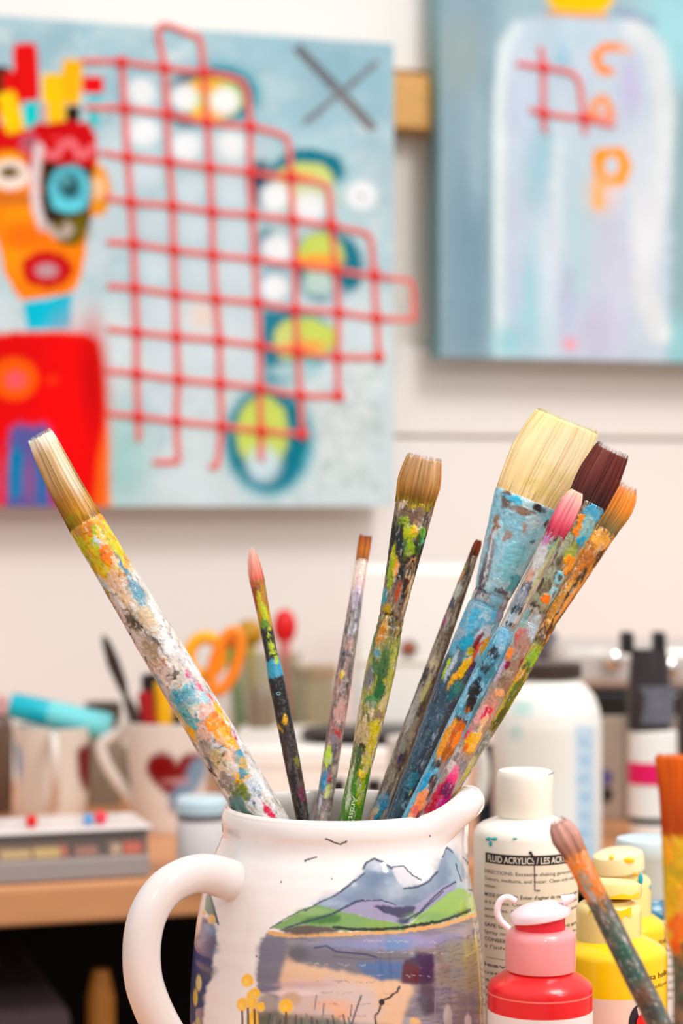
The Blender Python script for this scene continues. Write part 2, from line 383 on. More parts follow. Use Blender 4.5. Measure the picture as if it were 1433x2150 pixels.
# white dots in the meshes
for x, y in [(297, 192), (385, 205), (472, 212), (303, 278), (392, 308), (484, 305), (576, 412), (650, 436), (578, 522), (577, 604)]:
    R.blob(x, y, 30, 29, (240, 243, 245), soft=.35, alpha=.95)
for x, y in [(310, 365), (400, 395), (490, 400), (322, 470), (408, 480), (495, 490), (325, 560), (410, 570), (500, 575), (330, 650), (415, 660), (500, 670), (340, 740), (425, 750), (510, 760), (330, 830), (420, 840), (710, 640), (750, 700), (700, 790)]:
    R.blob(x, y, 32, 32, (208, 222, 230), soft=.5, alpha=.7)
R.blob(758, 410, 33, 31, (238, 241, 243), soft=.3); R.blob(760, 412, 4, 4, (90, 80, 80))
R.blob(425, 665, 26, 26, (246, 205, 180), soft=.8, alpha=.6)
for d in (-5, 5): R.stroke([(624+d, 100-d*.5), (700+d, 180-d*.5), (782+d, 270-d*.5)], 4.2, (98, 84, 84))
R.stroke([(700, 185), (775, 265)], 3, (150, 130, 125)); R.stroke([(640, 258), (720, 190), (790, 132)], 6, (120, 120, 124), rough=2)
# the figure: hat blocks, face, neck, body
RED, YEL, ORG, CYN, BRN = (232, 8, 10), (255, 200, 8), (255, 142, 8), (0, 196, 214), (56, 40, 18)
R.poly([(-220, 250), (0, 262), (60, 270), (150, 250), (195, 262), (205, 330), (200, 420), (-220, 420)], (215, 4, 12), rough=4)
R.rect(-40, 180, 66, 42, BRN); R.rect(55, 152, 26, 62, RED, -3); R.rect(26, 190, 20, 40, (222, 5, 8)); R.rect(150, 172, 22, 48, (255, 184, 10), 4); R.rect(110, 190, 22, 36, YEL)
R.rect(195, 178, 22, 18, RED); R.rect(22, 236, 22, 44, YEL, -16); R.rect(66, 240, 15, 27, (0, 205, 205)); R.rect(90, 240, 10, 24, (190, 170, 178)); R.rect(118, 238, 20, 22, (252, 196, 20), rnd=.5)
R.rect(153, 238, 15, 16, (40, 20, 8)); R.rect(200, 207, 18, 8, (60, 195, 205)); R.rect(197, 250, 11, 16, (60, 195, 196)); R.rect(-40, 240, 40, 30, (225, 30, 10))
face = [(-90, 380), (0, 370), (60, 370), (110, 300), (200, 330), (218, 372), (226, 410), (215, 440), (190, 458), (186, 480), (178, 540), (168, 590), (150, 618), (110, 622), (48, 632), (28, 610), (8, 570), (0, 520), (-20, 470), (-90, 440)]
R.poly(face, (255, 132, 6), rough=2); R.poly([(0, 440), (60, 430), (90, 480), (60, 600), (10, 560)], (255, 152, 10), soft=10, alpha=.8); R.blob(55, 495, 50, 30, (255, 112, 6), soft=.6)
R.poly([(88, 300), (195, 300), (200, 340), (190, 400), (186, 470), (160, 515), (130, 512), (95, 480), (84, 420)], (46, 26, 8), rough=3)
R.poly([(110, 470), (186, 440), (182, 500), (150, 518), (120, 500)], (112, 96, 8), soft=6)
R.poly([(70, 262), (150, 255), (196, 275), (200, 352), (170, 346), (130, 350), (96, 336), (60, 372), (40, 330)], (205, 2, 10), rough=3)
R.blob(210, 402, 22, 52, (238, 150, 16), rough=2); R.blob(206, 395, 15, 24, (252, 200, 150), soft=.4)
R.blob(146, 398, 48, 54, (40, 36, 22), soft=.2); R.blob(146, 397, 44, 50, (92, 196, 212), rough=2); R.blob(146, 430, 36, 14, (96, 210, 226), soft=.4); R.blob(146, 392, 24, 27, (36, 80, 88), rough=4, soft=.4); R.blob(138, 380, 12, 10, (90, 160, 165), soft=.5)
R.blob(18, 335, 34, 18, (250, 165, 10), soft=.4); R.blob(22, 367, 42, 32, (250, 228, 214), rough=1); R.blob(20, 362, 22, 13, (120, 96, 40), rough=2, soft=.4); R.blob(16, 358, 9, 6, (30, 22, 10))
for k in range(9): R.stroke([(k*8-4, 405), (k*8-2, 430)], 1.6, (60, 50, 50), alpha=.8)
R.blob(62, 302, 21, 22, (205, 90, 110), soft=.3); R.blob(62, 300, 8, 9, (120, 80, 90), soft=.5)
R.stroke([(82, 312), (100, 326), (118, 328), (130, 306), (146, 296), (160, 310), (165, 328), (178, 326), (194, 310)], 8, (238, 110, 118), soft=3)
R.stroke([(82, 310), (76, 350), (73, 400), (78, 440), (90, 476)], 10, (222, 205, 205), soft=3)
R.stroke([(90, 476), (104, 476), (116, 492), (136, 494), (148, 482), (140, 474)], 8, (190, 172, 160), soft=3); R.blob(118, 290, 12, 4, (240, 60, 60), soft=.5)
R.blob(98, 566, 54, 39, (206, 8, 14), rough=3); R.blob(98, 568, 24, 15, (196, 150, 160), rough=1, soft=.3)
R.poly([(48, 634), (108, 626), (152, 612), (146, 690), (56, 690)], (0, 194, 222), rough=2)
R.poly([(-220, 705), (0, 700), (90, 696), (180, 700), (206, 716), (218, 780), (228, 900), (232, 1075), (-220, 1075)], (250, 148, 80), rough=2, soft=3)
R.poly([(-220, 705), (0, 700), (90, 696), (180, 700), (206, 716), (214, 780), (220, 870), (214, 960), (206, 1075), (-220, 1075)], (232, 2, 4), rough=2, soft=2)
R.blob(150, 880, 60, 150, (252, 2, 4), soft=.8); R.blob(196, 800, 26, 110, (208, 2, 4), soft=.9); R.poly([(206, 960), (222, 900), (226, 1075), (196, 1075)], (255, 106, 20), soft=5)
R.blob(30, 795, 50, 44, (255, 92, 0), rough=2); R.blob(33, 798, 21, 18, (255, 90, 100), soft=.4); R.blob(110, 798, 12, 10, (255, 50, 10), soft=.7)
R.poly([(8, 1075), (20, 900), (40, 888), (70, 896), (96, 890), (112, 920), (120, 1075)], (88, 90, 160), rough=3, soft=5)
R.poly([(18, 960), (34, 930), (52, 960), (46, 1030), (36, 1048), (22, 1046)], (0, 128, 184), soft=3); R.blob(88, 1000, 18, 60, (30, 110, 180), soft=.6); R.blob(62, 1010, 14, 50, (140, 90, 150), soft=.7); R.blob(-8, 1010, 18, 60, (220, 60, 80), soft=.6); R.blob(112, 1030, 10, 30, (196, 20, 90), soft=.6)
R.vary(.06, 60)
p1 = thing('painting', 'painted canvas of a red-bodied figure with a blocky crown and teal discs', 'painting', W(-.3, .2, .02))
OFF, TH = .0342, .026
canvas_grid(-190, (18, 94), 826, (1064, 1062), R, OFF, TH, 'canvas', p1, 480, 490, (150, 196, 205))
# the coral mesh laid over the canvas
rowp = [[(172, 128), (255, 130), (345, 143), (428, 152), (500, 168), (518, 195), (525, 265)], [(180, 225), (262, 228), (350, 240), (435, 258), (525, 266), (592, 284), (606, 305), (610, 370)],
        [(212, 320), (268, 330), (355, 340), (440, 352), (525, 362), (612, 374), (672, 384), (690, 402), (695, 470)], [(218, 412), (275, 425), (362, 432), (445, 445), (530, 452), (615, 462), (697, 475), (760, 488), (778, 505), (785, 575)],
        [(225, 508), (280, 512), (365, 525), (447, 535), (535, 545), (620, 556), (705, 568), (787, 580), (850, 588), (865, 600), (870, 672)], [(226, 600), (283, 605), (368, 618), (453, 628), (540, 636), (620, 650), (710, 656), (790, 668), (870, 672)],
        [(226, 690), (287, 698), (370, 707), (460, 715), (545, 726), (625, 740), (708, 750), (795, 750)], [(225, 778), (287, 785), (374, 797), (462, 805), (545, 815), (630, 830), (710, 832)],
        [(226, 868), (290, 875), (370, 885), (465, 895), (548, 905), (635, 912)], [(322, 970), (375, 970)], [(440, 980), (456, 980)]]
colp = [[(255, 118), (262, 228), (268, 330), (275, 425), (280, 512), (283, 605), (287, 698), (287, 785), (290, 875), (291, 925)],
        [(428, 152), (420, 84), (404, 74), (335, 55), (345, 143), (350, 240), (355, 340), (362, 432), (365, 525), (368, 618), (370, 707), (374, 797), (370, 885), (375, 970)],
        [(428, 152), (435, 258), (440, 352), (445, 445), (447, 535), (453, 628), (460, 715), (462, 805), (465, 895), (456, 980)], [(525, 265), (525, 362), (530, 452), (535, 545), (540, 636), (545, 726), (545, 815), (548, 905), (548, 968)],
        [(610, 370), (615, 462), (620, 556), (620, 650), (625, 740), (630, 830), (635, 912)], [(695, 470), (705, 568), (710, 656), (708, 750), (710, 832)], [(785, 575), (790, 668), (795, 750)]]
def strand_mesh(rows, cols, knots, off, name, parent, rad=.0026):
    mb = MB()
    for k, ln in enumerate(rows+cols):
        pts = [W(*wsz(u, v, off), off) for u, v in ln]
        mb.tube(smooth_path(pts, max(4, 5*(len(pts)-1))), rad, 8, ry=rad*.45, up=tuple(N))
    n1 = mb.n
    for u, v in knots:
        s, z = wsz(u, v, off); c = W(s, z, off+.0006); mb.ball(c, .0056, .0026, .0056, 12)
    V = np.concatenate(mb.V); C = np.ones((len(V), 3))*lin((240, 104, 94)); C[n1:] = lin((232, 52, 46))
    if len(knots):
        K = np.array([W(*wsz(u, v, off), off) for u, v in knots]); D = np.min(np.linalg.norm(V[:n1, None]-K[None], axis=2), axis=1)
        k = (1-sst(.004, .011, D))[:, None]; C[:n1] = C[:n1]*(1-k)+lin((232, 52, 46))*k
    o = mb.build(name, mat('coral_plastic', rough=.55, noise=.12, nscale=180, attr=True), parent)
    a = o.data.color_attributes.new('Col', 'FLOAT_COLOR', 'POINT'); c4 = np.ones((len(V), 4), np.float32); c4[:, :3] = C; a.data.foreach_set('color', c4.ravel())
    return o
kn = [p for r in rowp[:9] for p in r[1:] if any(abs(p[0]-q[0])+abs(p[1]-q[1]) < 16 for c in colp for q in c)]
strand_mesh(rowp, colp, kn, OFF+TH+.0013, 'mesh_relief', p1)
settle(p1)

R = Ras(860, -420, 1760, 780, 3, (150, 178, 190))
R.mottle([(132, 160, 172), (168, 196, 204), (150, 190, 200)], 110, .5, alpha=.7, stretch=2.5)
R.poly([(905, -420), (1050, -420), (1045, 200), (1025, 760), (905, 760)], (140, 166, 178), soft=14); R.blob(985, 560, 40, 180, (126, 156, 172), soft=.7); R.blob(960, 120, 50, 80, (150, 168, 168), soft=.7)
R.blob(1400, 60, 60, 120, (165, 218, 224), soft=.6); R.poly([(1400, 200), (1560, 200), (1560, 760), (1390, 760)], (150, 180, 184), soft=12); R.blob(1420, 720, 30, 60, (150, 205, 210), soft=.6)
arch = [(1045, 780), (1040, 420), (1042, 200), (1050, 90), (1075, 50), (1110, 38), (1240, 36), (1340, 46), (1385, 90), (1405, 180), (1410, 400), (1400, 780)]
R.poly(arch, (198, 212, 224), rough=5, soft=5)
R.stroke([(1052, 780), (1047, 420), (1049, 200), (1060, 100), (1085, 60)], 13, (220, 232, 234), soft=9)
R.stroke([(1330, 60), (1375, 110), (1395, 220), (1380, 420), (1350, 600), (1385, 700)], 22, (224, 230, 232), soft=14)
for x, y, rx, ry, c in [(1135, 330, 34, 120, (160, 204, 216)), (1170, 420, 12, 150, (222, 232, 236)), (1110, 640, 40, 110, (160, 212, 222)), (1150, 560, 22, 130, (214, 224, 234)), (1210, 520, 30, 180, (186, 214, 220)), (1080, 560, 18, 110, (200, 208, 226)),
                        (1290, 560, 40, 130, (206, 206, 224)), (1350, 470, 26, 170, (228, 230, 234)), (1250, 700, 50, 60, (200, 196, 220)), (1320, 190, 22, 60, (196, 190, 222)), (1100, 220, 30, 90, (196, 208, 226)), (1180, 80, 80, 30, (188, 212, 224)), (1180, 130, 14, 34, (150, 196, 214)), (1190, 660, 16, 90, (190, 196, 222)), (1060, 720, 26, 30, (150, 210, 220)), (1000, 300, 18, 100, (160, 186, 196)), (1340, 330, 30, 60, (214, 222, 230))]:
    R.blob(x, y, rx, ry, c, soft=.8, rough=6, alpha=.85)
R.poly([(1145, -60), (1280, -60), (1290, 0), (1270, 26), (1230, 30), (1165, 24), (1148, 4)], (252, 196, 0), soft=3); R.stroke([(1150, 28), (1270, 34)], 4, (240, 140, 60), soft=3)
for k in range(9): R.stroke([(1292+k*10, 12+k*3), (1294+k*10, 32+k*3)], 2.5, (130, 130, 176), alpha=.8)
R.stroke([(1300, 100), (1270, 98), (1248, 118), (1262, 148), (1280, 150)], 9, (255, 140, 30), soft=4); R.stroke([(1300, 96), (1318, 108)], 7, (244, 180, 140), soft=4)
R.stroke([(1240, 250), (1248, 215), (1266, 205), (1278, 222), (1284, 245)], 8, (250, 150, 70), soft=4); R.blob(1262, 246, 22, 12, (250, 130, 80), soft=.6, alpha=.7)
R.stroke([(1258, 325), (1300, 322), (1312, 348), (1302, 378), (1262, 380), (1256, 345), (1258, 325)], 13, (255, 156, 24), soft=4); R.stroke([(1256, 390), (1255, 430)], 12, (250, 176, 20), soft=4); R.blob(1262, 405, 34, 44, (252, 196, 160), soft=.7, alpha=.5)
R.blob(1285, 346, 12, 18, (200, 216, 228), soft=.3); R.blob(1196, 722, 15, 14, (236, 164, 176), soft=.5)
R.vary(.05, 50, 2)
p2 = thing('painting', 'pale blue and white painted canvas with orange rings, hung higher at the right', 'painting', W(.3, .4, .02))
canvas_grid(923, (-400, -380), 1700, (750, 764), R, OFF, TH, 'canvas', p2, 320, 400, (150, 205, 212))
strand_mesh([[(1085, 133), (1140, 142), (1188, 150), (1214, 170), (1225, 245)], [(1112, 228), (1140, 238), (1225, 250), (1290, 264)]], [[(1135, 98), (1140, 142), (1140, 238), (1143, 278)], [(1225, 245), (1228, 280)]], [(1140, 142), (1140, 238), (1225, 248)], OFF+TH+.0013, 'mesh_relief', p2)
settle(p2)
#@@BG
# ------------------------------------------------------------------ things on the back desk
def px(n, d): return n*d/F
def zrow(v, d): return ZC-(v-CY)*d/F
def base(u, d): p = P(u, CY, d); return (p.x, p.y, 0.0)
def revpx(mb, uc, d, prof, seg=48, ry=1.0, cap0=True, cap1=True, lean=None):
    """lathe from (row, half width) pairs measured at distance d"""
    x = (uc-CX)*d/F
    pr = [(px(h, d), zrow(v, d)) for v, h in prof][::-1]
    return mb.rev(pr, (x, d, 0), seg, cap0, cap1, ry)
def revras(name, uc, d, prof, ras, mt, parent, seg=128, nz=90, front=True):
    """lathe whose colour comes from a painted field (front half, repeated behind)"""
    x0 = (uc-CX)*d/F; vs = [p[0] for p in prof]; hs = [p[1] for p in prof]
    v = np.linspace(vs[0], vs[-1], nz); h = np.interp(v, vs, hs)
    a = np.arange(seg)*2*np.pi/seg; r = px(h, d); z = zrow(v, d)
    X = x0+r[:, None]*np.cos(a); Y = d+r[:, None]*np.sin(a); Z = np.repeat(z[:, None], seg, 1)
    Yf = d-np.abs(r[:, None]*np.sin(a)); C = ras.at(CX+X*F/Yf, CY+(ZC-Z)*F/Yf)
    me = mesh_np(np.stack([X, Y, Z], -1), grid_faces(nz, seg, True, flip=False), C, [list(range(seg)), [(nz-1)*seg+k for k in range(seg)][::-1]])
    return link(name, me, parent, mt)

M_WHITEPL = mat('white_plastic', (250, 244, 236), rough=.35, noise=.01)
M_BLACK = mat('black_plastic', (26, 22, 22), rough=.4, noise=.1)
M_MUG = mat('mug_glaze_print', rough=.3, attr=True, coat=.15, spec=.3, noise=.01)
def mug(name, label, uc, d, prof, hpath, hr, ras, handle_up=(0, -1, 0), group=None):
    t = thing(name, label, 'mug', base(uc, d), group)
    inner = [(v, max(h-5, 1)) for v, h in prof]
    # walls: outside, lip, inside, floor
    x0 = (uc-CX)*d/F
    pr = [(v, h) for v, h in prof]+[]
    full = [(px(h, d), zrow(v, d)) for v, h in prof[::-1]]+[(px(h-5, d), zrow(v-1, d)) for v, h in prof[:1]]+[(px(h-6, d), zrow(v, d)) for v, h in prof[:-1]]+[(px(prof[-1][1]-8, d), zrow(prof[-1][0]-6, d))]
    nd = []
    for i in range(len(full)-1):
        for k in range(8): nd.append(tuple(np.array(full[i])*(1-k/8)+np.array(full[i+1])*k/8))
    nd.append(full[-1]); nd = np.array(nd); seg = 120; a = np.arange(seg)*2*np.pi/seg
    X = x0+nd[:, :1]*np.cos(a); Y = d+nd[:, :1]*np.sin(a); Z = np.repeat(nd[:, 1:], seg, 1)
    Yf = d-np.abs(nd[:, :1]*np.sin(a)); C = ras.at(CX+X*F/Yf, CY+(ZC-Z)*F/Yf)
    k0 = 8*(len(prof)-1)+8; C[k0:] = lin((225, 216, 206))
    me = mesh_np(np.stack([X, Y, Z], -1), grid_faces(len(nd), seg, True), C, [list(range(seg))[::-1], [(len(nd)-1)*seg+k for k in range(seg)]])
    link('body', me, t, M_MUG)
    if hpath:
        mb = MB(); mb.tube(smooth_path(hpath, 24), hr, 14, ry=hr*.75, up=handle_up); mb.build('handle', mat('mug_handle_glaze', (226, 216, 206), rough=.2, coat=.4), t)
    settle(t); return t

# mug with the heart
d = dfoot(1744)
R = Ras(180, 1480, 480, 1790, 1.5, (228, 217, 206))
def heart(R, cx, cy, s, col):
    pts = []
    for k in range(60):
        a = 2*math.pi*k/60; pts.append((cx+s*16*math.sin(a)**3, cy-s*(13*math.cos(a)-5*math.cos(2*a)-2*math.cos(3*a)-math.cos(4*a))))
    R.poly(pts, col, soft=1.5); return pts
pts = heart(R, 372, 1628, 4.1, (128, 2, 10))
R.poly([(385, 1640), (400, 1600), (440, 1575), (440, 1690), (372, 1712), (350, 1672)], (120, 150, 176), soft=4, alpha=1)
R.poly([(440, 1500), (470, 1500), (470, 1760), (330, 1760), (350, 1715), (372, 1698), (418, 1655), (437, 1610)], (228, 217, 206), soft=3)
R.poly([(352, 1690), (395, 1690), (378, 1712), (366, 1708)], (84, 84, 110), soft=5)
for k, wd in enumerate([10, 7, 9, 6, 8, 6]): R.stroke([(338+k*11, 1637+k*1), (338+k*11+wd*.6, 1637+k)], 3.5, (200, 150, 150), soft=2)
for k in range(4): R.stroke([(398+k*9, 1644-k), (403+k*9, 1644-k)], 3, (205, 215, 225), soft=2)
prof = [(1513, 94), (1520, 93), (1600, 84), (1680, 74), (1735, 64), (1744, 60)]
hp = [P(268, 1536, d), P(238, 1545, d), P(212, 1566, d), P(226, 1610, d), P(262, 1660, d), P(296, 1704, d)]
mug('mug', 'white tapered mug printed with a dark red and blue heart', 354, d, prof, hp, .0048, R)

# second mug, its handle towards us
d2 = dfoot(1738)
R = Ras(0, 1480, 220, 1790, 1.5, (226, 215, 202))
R.poly([(160, 1575), (190, 1555), (200, 1640), (178, 1665), (164, 1630)], (118, 14, 20), soft=3); R.poly([(20, 1560), (42, 1566), (46, 1610), (34, 1655), (20, 1660)], (96, 148, 190), soft=4)
R.poly([(0, 1560), (24, 1560), (24, 1640), (0, 1640)], (84, 96, 116), soft=3)
prof = [(1524, 86), (1531, 85), (1600, 78), (1680, 71), (1728, 62), (1738, 58)]
ys = d2-px(83, d2)
hp = [P(112, 1545, ys), P(114, 1556, ys-.014), P(117, 1590, ys-.021), P(117, 1640, ys-.017), P(115, 1690, ys+.003)]
mug('mug', 'white heart-printed mug with its handle towards us, under a turquoise tube', 112, d2, prof, hp, .0052, R, handle_up=(1, 0, 0))
# turquoise tube lying over it
tz = zrow(1521, d2)
t = thing('paint_tube', 'turquoise capped tube lying across the rim of a white mug', 'paint tube', P(120, 1523, d2))
A = P(22, 1480, d2-.004); B = P(232, 1528, d2-.004); ax = (B-A)
def along(k, up=0): return A+ax*k+Vector((0, 0, up))
mb = MB(); mb.tube([along(0), along(.02), along(.36), along(.38)], [.0085, .0098, .0104, .0098], 20); mb.build('cap', mat('turquoise_cap', (0, 182, 200), rough=.35, noise=.06), t)
mb = MB(); mb.tube([along(.38), along(.41), along(.96), along(1.0)], [.0096, .0106, .0108, .0095], 20); mb.build('barrel', mat('turquoise_barrel', (120, 218, 222), rough=.4, noise=.05), t)
mb = MB(); mb.tube([along(.45, -.0045), along(.97, -.0045)], [.0068, .0068], 20); mb.build('stripe', mat('turquoise_stripe', (22, 182, 188), rough=.4), t)
settle(t)
# dark jar behind the tube, dark jar at the left edge
d = 1.70
t = thing('jar', 'dark olive jar standing behind the turquoise tube', 'jar', base(220, d))
mb = MB(); revpx(mb, 216, d, [(1474, 34), (1478, 38), (1512, 38), (1514, 34)]); mb.build('lid', mat('dark_olive', (66, 58, 40), rough=.4), t)
mb = MB(); revpx(mb, 216, d, [(1515, 32), (1530, 40), (CY+ZC*F/d, 40)]); mb.build('body', mat('olive_glass', (140, 124, 104), rough=.25, coat=.5), t); settle(t)
d = 1.66
t = thing('jar', 'brown jar with a pink lid, cut by the left edge of the picture', 'jar', base(-22, d))
mb = MB(); revpx(mb, -22, d, [(1462, 34), (1466, 38), (1496, 38), (1499, 34)]); mb.build('lid', mat('dusty_pink', (214, 160, 160), rough=.4), t)
mb = MB(); revpx(mb, -22, d, [(1500, 36), (1510, 46), (1530, 50), (CY+ZC*F/d, 48)]); mb.build('body', mat('brown_glass', (104, 80, 66), rough=.25, coat=.5), t); settle(t)
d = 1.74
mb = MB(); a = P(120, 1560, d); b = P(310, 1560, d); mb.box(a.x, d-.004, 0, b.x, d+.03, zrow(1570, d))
o = mb.build('carton', mat('taupe_shade', (150, 132, 116), rough=.8, noise=.08), bevel=.002, smooth=False); tag(o, 'taupe box added for the shade between and behind the two heart mugs', 'box')  # box added to carry the brown-grey shade between the mugs

# what stands in the heart mug
d = dfoot(1744)
def pen(name, label, cat, u0, v0, u1, v1, d0, d1, r, m_body, m_cap=None, k=.55, tip=None):
    """a stick-like thing from its top (u0,v0) to its foot (u1,v1)"""
    A = P(u0, v0, d0); B = P(u1, v1, d1); t = thing(name, label, cat, B)
    def q(x): return A.lerp(B, x)
    mb = MB(); mb.tube([q(0), q(.015), q(k)], [r*.7, r, r], 16); mb.build('cap' if m_cap else 'tip', m_cap or m_body, t)
    mb = MB(); mb.tube([q(k), q(k+.01), q(.96), q(1)], [r*.96, r*.96, r*.96, r*.6], 16); mb.build('barrel', m_body, t)
    settle(t); return t
pen('marker', 'yellow marker pen standing in the heart mug', 'marker', 342, 1432, 345, 1690, d-.004, d-.004, .0070, mat('yellow_pen', (240, 170, 10), rough=.4), mat('yellow_pen_cap', (250, 182, 0), rough=.35))
pen('marker', 'red marker pen standing in the heart mug', 'marker', 303, 1452, 330, 1695, d-.012, d-.010, .0056, mat('red_pen', (190, 10, 14), rough=.4), mat('red_pen_cap', (170, 8, 14), rough=.35))
pen('marker', 'fat black marker pen behind the yellow and red pens', 'marker', 318, 1414, 335, 1695, d+.009, d+.012, .0085, M_BLACK)
pen('marker', 'black marker pen right of the yellow pen in the heart mug', 'marker', 382, 1440, 374, 1690, d+.006, d+.006, .0058, M_BLACK, mat('dark_brown_pen', (60, 34, 20), rough=.4))
# long dark palette knife
t = thing('palette_knife', 'long dark palette knife leaning out of the heart mug to the left', 'palette knife', P(345, 1690, d-.002))
mb = MB(); mb.tube([P(216, 1334, d-.018), P(224, 1352, d-.018), P(238, 1392, d-.018), P(254, 1432, d-.016), P(264, 1462, d-.016)], [.0012, .0036, .0050, .0042, .0022], 14, ry=[.001]*5); mb.build('blade', mat('dark_blade', (50, 36, 32), rough=.45), t)
mb = MB(); mb.tube([P(264, 1462, d-.016), P(276, 1490, d-.013), P(300, 1560, d-.008), P(345, 1690, d-.002)], [.0024, .0046, .005, .004], 14); mb.build('handle', mat('dark_handle', (66, 50, 46), rough=.5), t); settle(t)
# scissors
t = thing('scissors', 'orange-handled scissors standing in the heart mug', 'scissors', P(366, 1690, d))
M_OR = mat('orange_plastic', (255, 140, 20), rough=.35, sss=.1); M_YO = mat('yellow_orange_plastic', (255, 178, 12), rough=.35)
def ring(name, cx, cy, rx, ry, ang, r, m, dd, tail):
    pts = []; a = math.radians(ang)
    for k in range(28):
        b = 2*math.pi*k/28; x = rx*math.cos(b); y = ry*math.sin(b); pts.append(P(cx+x*math.cos(a)-y*math.sin(a), cy+x*math.sin(a)+y*math.cos(a), dd))
    mb = MB(); mb.tube(pts, r, 12, closed=True)
    mb.tube([P(*tail[0], dd), P(*tail[1], dd), P(*tail[2], dd-.001)], [r, r*1.2, r*.8], 12); return mb.build(name, m, t)
ring('finger_loop', 430, 1378, 34, 40, 14, .0052, M_YO, d+.004, [(420, 1412), (408, 1440), (398, 1478)])
ring('finger_loop', 474, 1388, 24, 66, 18, .0044, M_OR, d-.006, [(452, 1442), (432, 1462), (404, 1492)])
mb = MB(); mb.tube([P(398, 1478, d+.003), P(380, 1560, d+.002), P(366, 1690, d)], [.005, .004, .001], 8, ry=[.0012]*3); mb.build('blade', mat('steel', (180, 180, 182), rough=.25, metal=1), t)
mb = MB(); mb.tube([P(404, 1492, d-.003), P(390, 1560, d-.001), P(372, 1688, d-.001)], [.005, .004, .001], 8, ry=[.0012]*3); mb.build('blade', mat('steel'), t)
settle(t)

# glass jar of tools
dj = 1.80
M_GLASS = mat('jar_glass', (226, 224, 206), rough=.08, trans=.92, noise=.0, ior=1.2, coat=.2)
def glass_jar(label, uc, d, v0, hw, lid=None):
    t = thing('glass_jar', label, 'jar', base(uc, d)); vb = CY+ZC*F/d-1
    th = 5; x = (uc-CX)*d/F
    pr = [(px(hw*.9, d), .0006), (px(hw, d), .004), (px(hw, d), zrow(v0+36, d)), (px(hw*.86, d), zrow(v0+18, d)), (px(hw*.88, d), zrow(v0, d)), (px(hw*.88-th, d), zrow(v0, d)), (px(hw*.86-th, d), zrow(v0+20, d)), (px(hw-th, d), zrow(v0+38, d)), (px(hw-th, d), .008)]
    mb = MB(); mb.rev(pr, (x, d, 0), 48); mb.build('glass', M_GLASS, t)
    if lid:
        mb = MB(); revpx(mb, uc, d, [(v0-20, hw*.84), (v0-17, hw*.92), (v0+8, hw*.93), (v0+9, hw*.90)]); mb.build('lid', lid, t)
    settle(t); return t
glass_jar('clear glass jar holding red, mustard and orange topped tools', 562, dj, 1372, 82)
glass_jar('small glass jar with a tan lid behind the slim speckled brush', 662, 1.83, 1416, 50, mat('tan_lid', (206, 180, 148), rough=.5))
def knob(name, label, u0, v0, u1, r, rz, col, stem, dd, cat='tool'):
    t = thing(name, label, cat, P(u1, 1640, dd)); c = P(u0, v0, dd)
    mb = MB(); mb.ball(c, r, r*.8, rz, 22); mb.build('head', mat(name+str(col[0])+str(col[1])+'_head', col, rough=.4), t)
    mb = MB(); mb.tube([P(u0, v0+rz*F/dd*.8, dd), P((u0+u1)/2, 1500, dd), P(u1, 1625, dd)], .0052, 12); mb.build('stem', mat(name+str(stem[0])+str(stem[1])+'_stem', stem, rough=.45), t); settle(t)
knob('sponge_dauber', 'red-topped dauber with a pink stem in the glass jar', 597, 1316, 606, .0105, .0155, (226, 6, 16), (222, 128, 122), dj-.012, 'sponge dauber')
knob('sponge_dauber', 'mustard-topped dauber in the glass jar', 524, 1330, 540, .0125, .0125, (196, 142, 14), (190, 170, 80), dj+.008, 'sponge dauber')
knob('sponge_dauber', 'small orange-topped dauber at the left of the glass jar', 484, 1344, 520, .0066, .0095, (214, 104, 14), (90, 160, 60), dj+.002, 'sponge dauber')
mb = MB(); c = P(548, 1488, dj-.072); revpx(mb, 548, dj-.075, [(1440, 14), (1452, 20), (1470, 26), (1530, 26), (1560, 26), (CY+ZC*F/(dj-.075)-1, 25)])
o = mb.build('bottle', mat('smoky_bottle', (128, 108, 88), rough=.3, coat=.4)); tag(o, 'small smoky brown bottle in front of the glass jar', 'bottle')

# white countertop appliance
d = 1.70
t = thing('appliance', 'white boxy appliance with a small round brown button and black tray', 'appliance', (P(860, CY, d).x, d, 0))
a = P(744, CY, d-.07).x; b = P(1002, CY, d-.07).x
mb = MB(); mb.box(a, d-.02, zrow(1548, d-.07), b, d+.05, zrow(1186, d-.02)); mb.build('tower', M_WHITEPL, t, bevel=.008)
mb = MB(); x = (858-CX)*(d-.02)/F; mb.rev([(.0066, 0), (.0066, .003), (.005, .0042)], (x, d-.0205, zrow(1360, d-.02)), 24, axis=(0, -1, 0)); mb.build('button_ring', mat('grey_button', (120, 92, 80), rough=.4), t)
mb = MB(); mb.rev([(.0036, 0), (.0036, .0015), (.003, .002)], (x-.001, d-.0245, zrow(1358, d-.02)), 20, axis=(0, -1, 0)); mb.build('button', mat('rust_button', (190, 92, 50), rough=.4), t)
mb = MB(); mb.box(a, d-.0222, zrow(1391, d-.02), b, d-.0201, zrow(1390, d-.02)); mb.build('seam', mat('seam', (222, 208, 196), rough=.6), t, smooth=False)
mb = MB(); pl = []
for k in range(40):
    q = 2*math.pi*k/40; cx = 790; pl.append(((cx+158*math.copysign(abs(math.cos(q))**.6, math.cos(q))-CX)*(d-.07)/F, d-.065+.042*math.copysign(abs(math.sin(q))**.8, math.sin(q))))
z0, z1 = zrow(1562, d-.10), zrow(1546, d-.10)
V = [(x, y, z0) for x, y in pl]+[(x, y, z1) for x, y in pl]+[(x*.97+P(790, CY, d).x*.03, d-.065+(y-d+.065)*.93, z1+.0015) for x, y in pl]
mb.add(V, grid_faces(3, 40, True).tolist()+[list(range(40))[::-1], list(range(80, 120))]); mb.build('tray', M_BLACK, t)
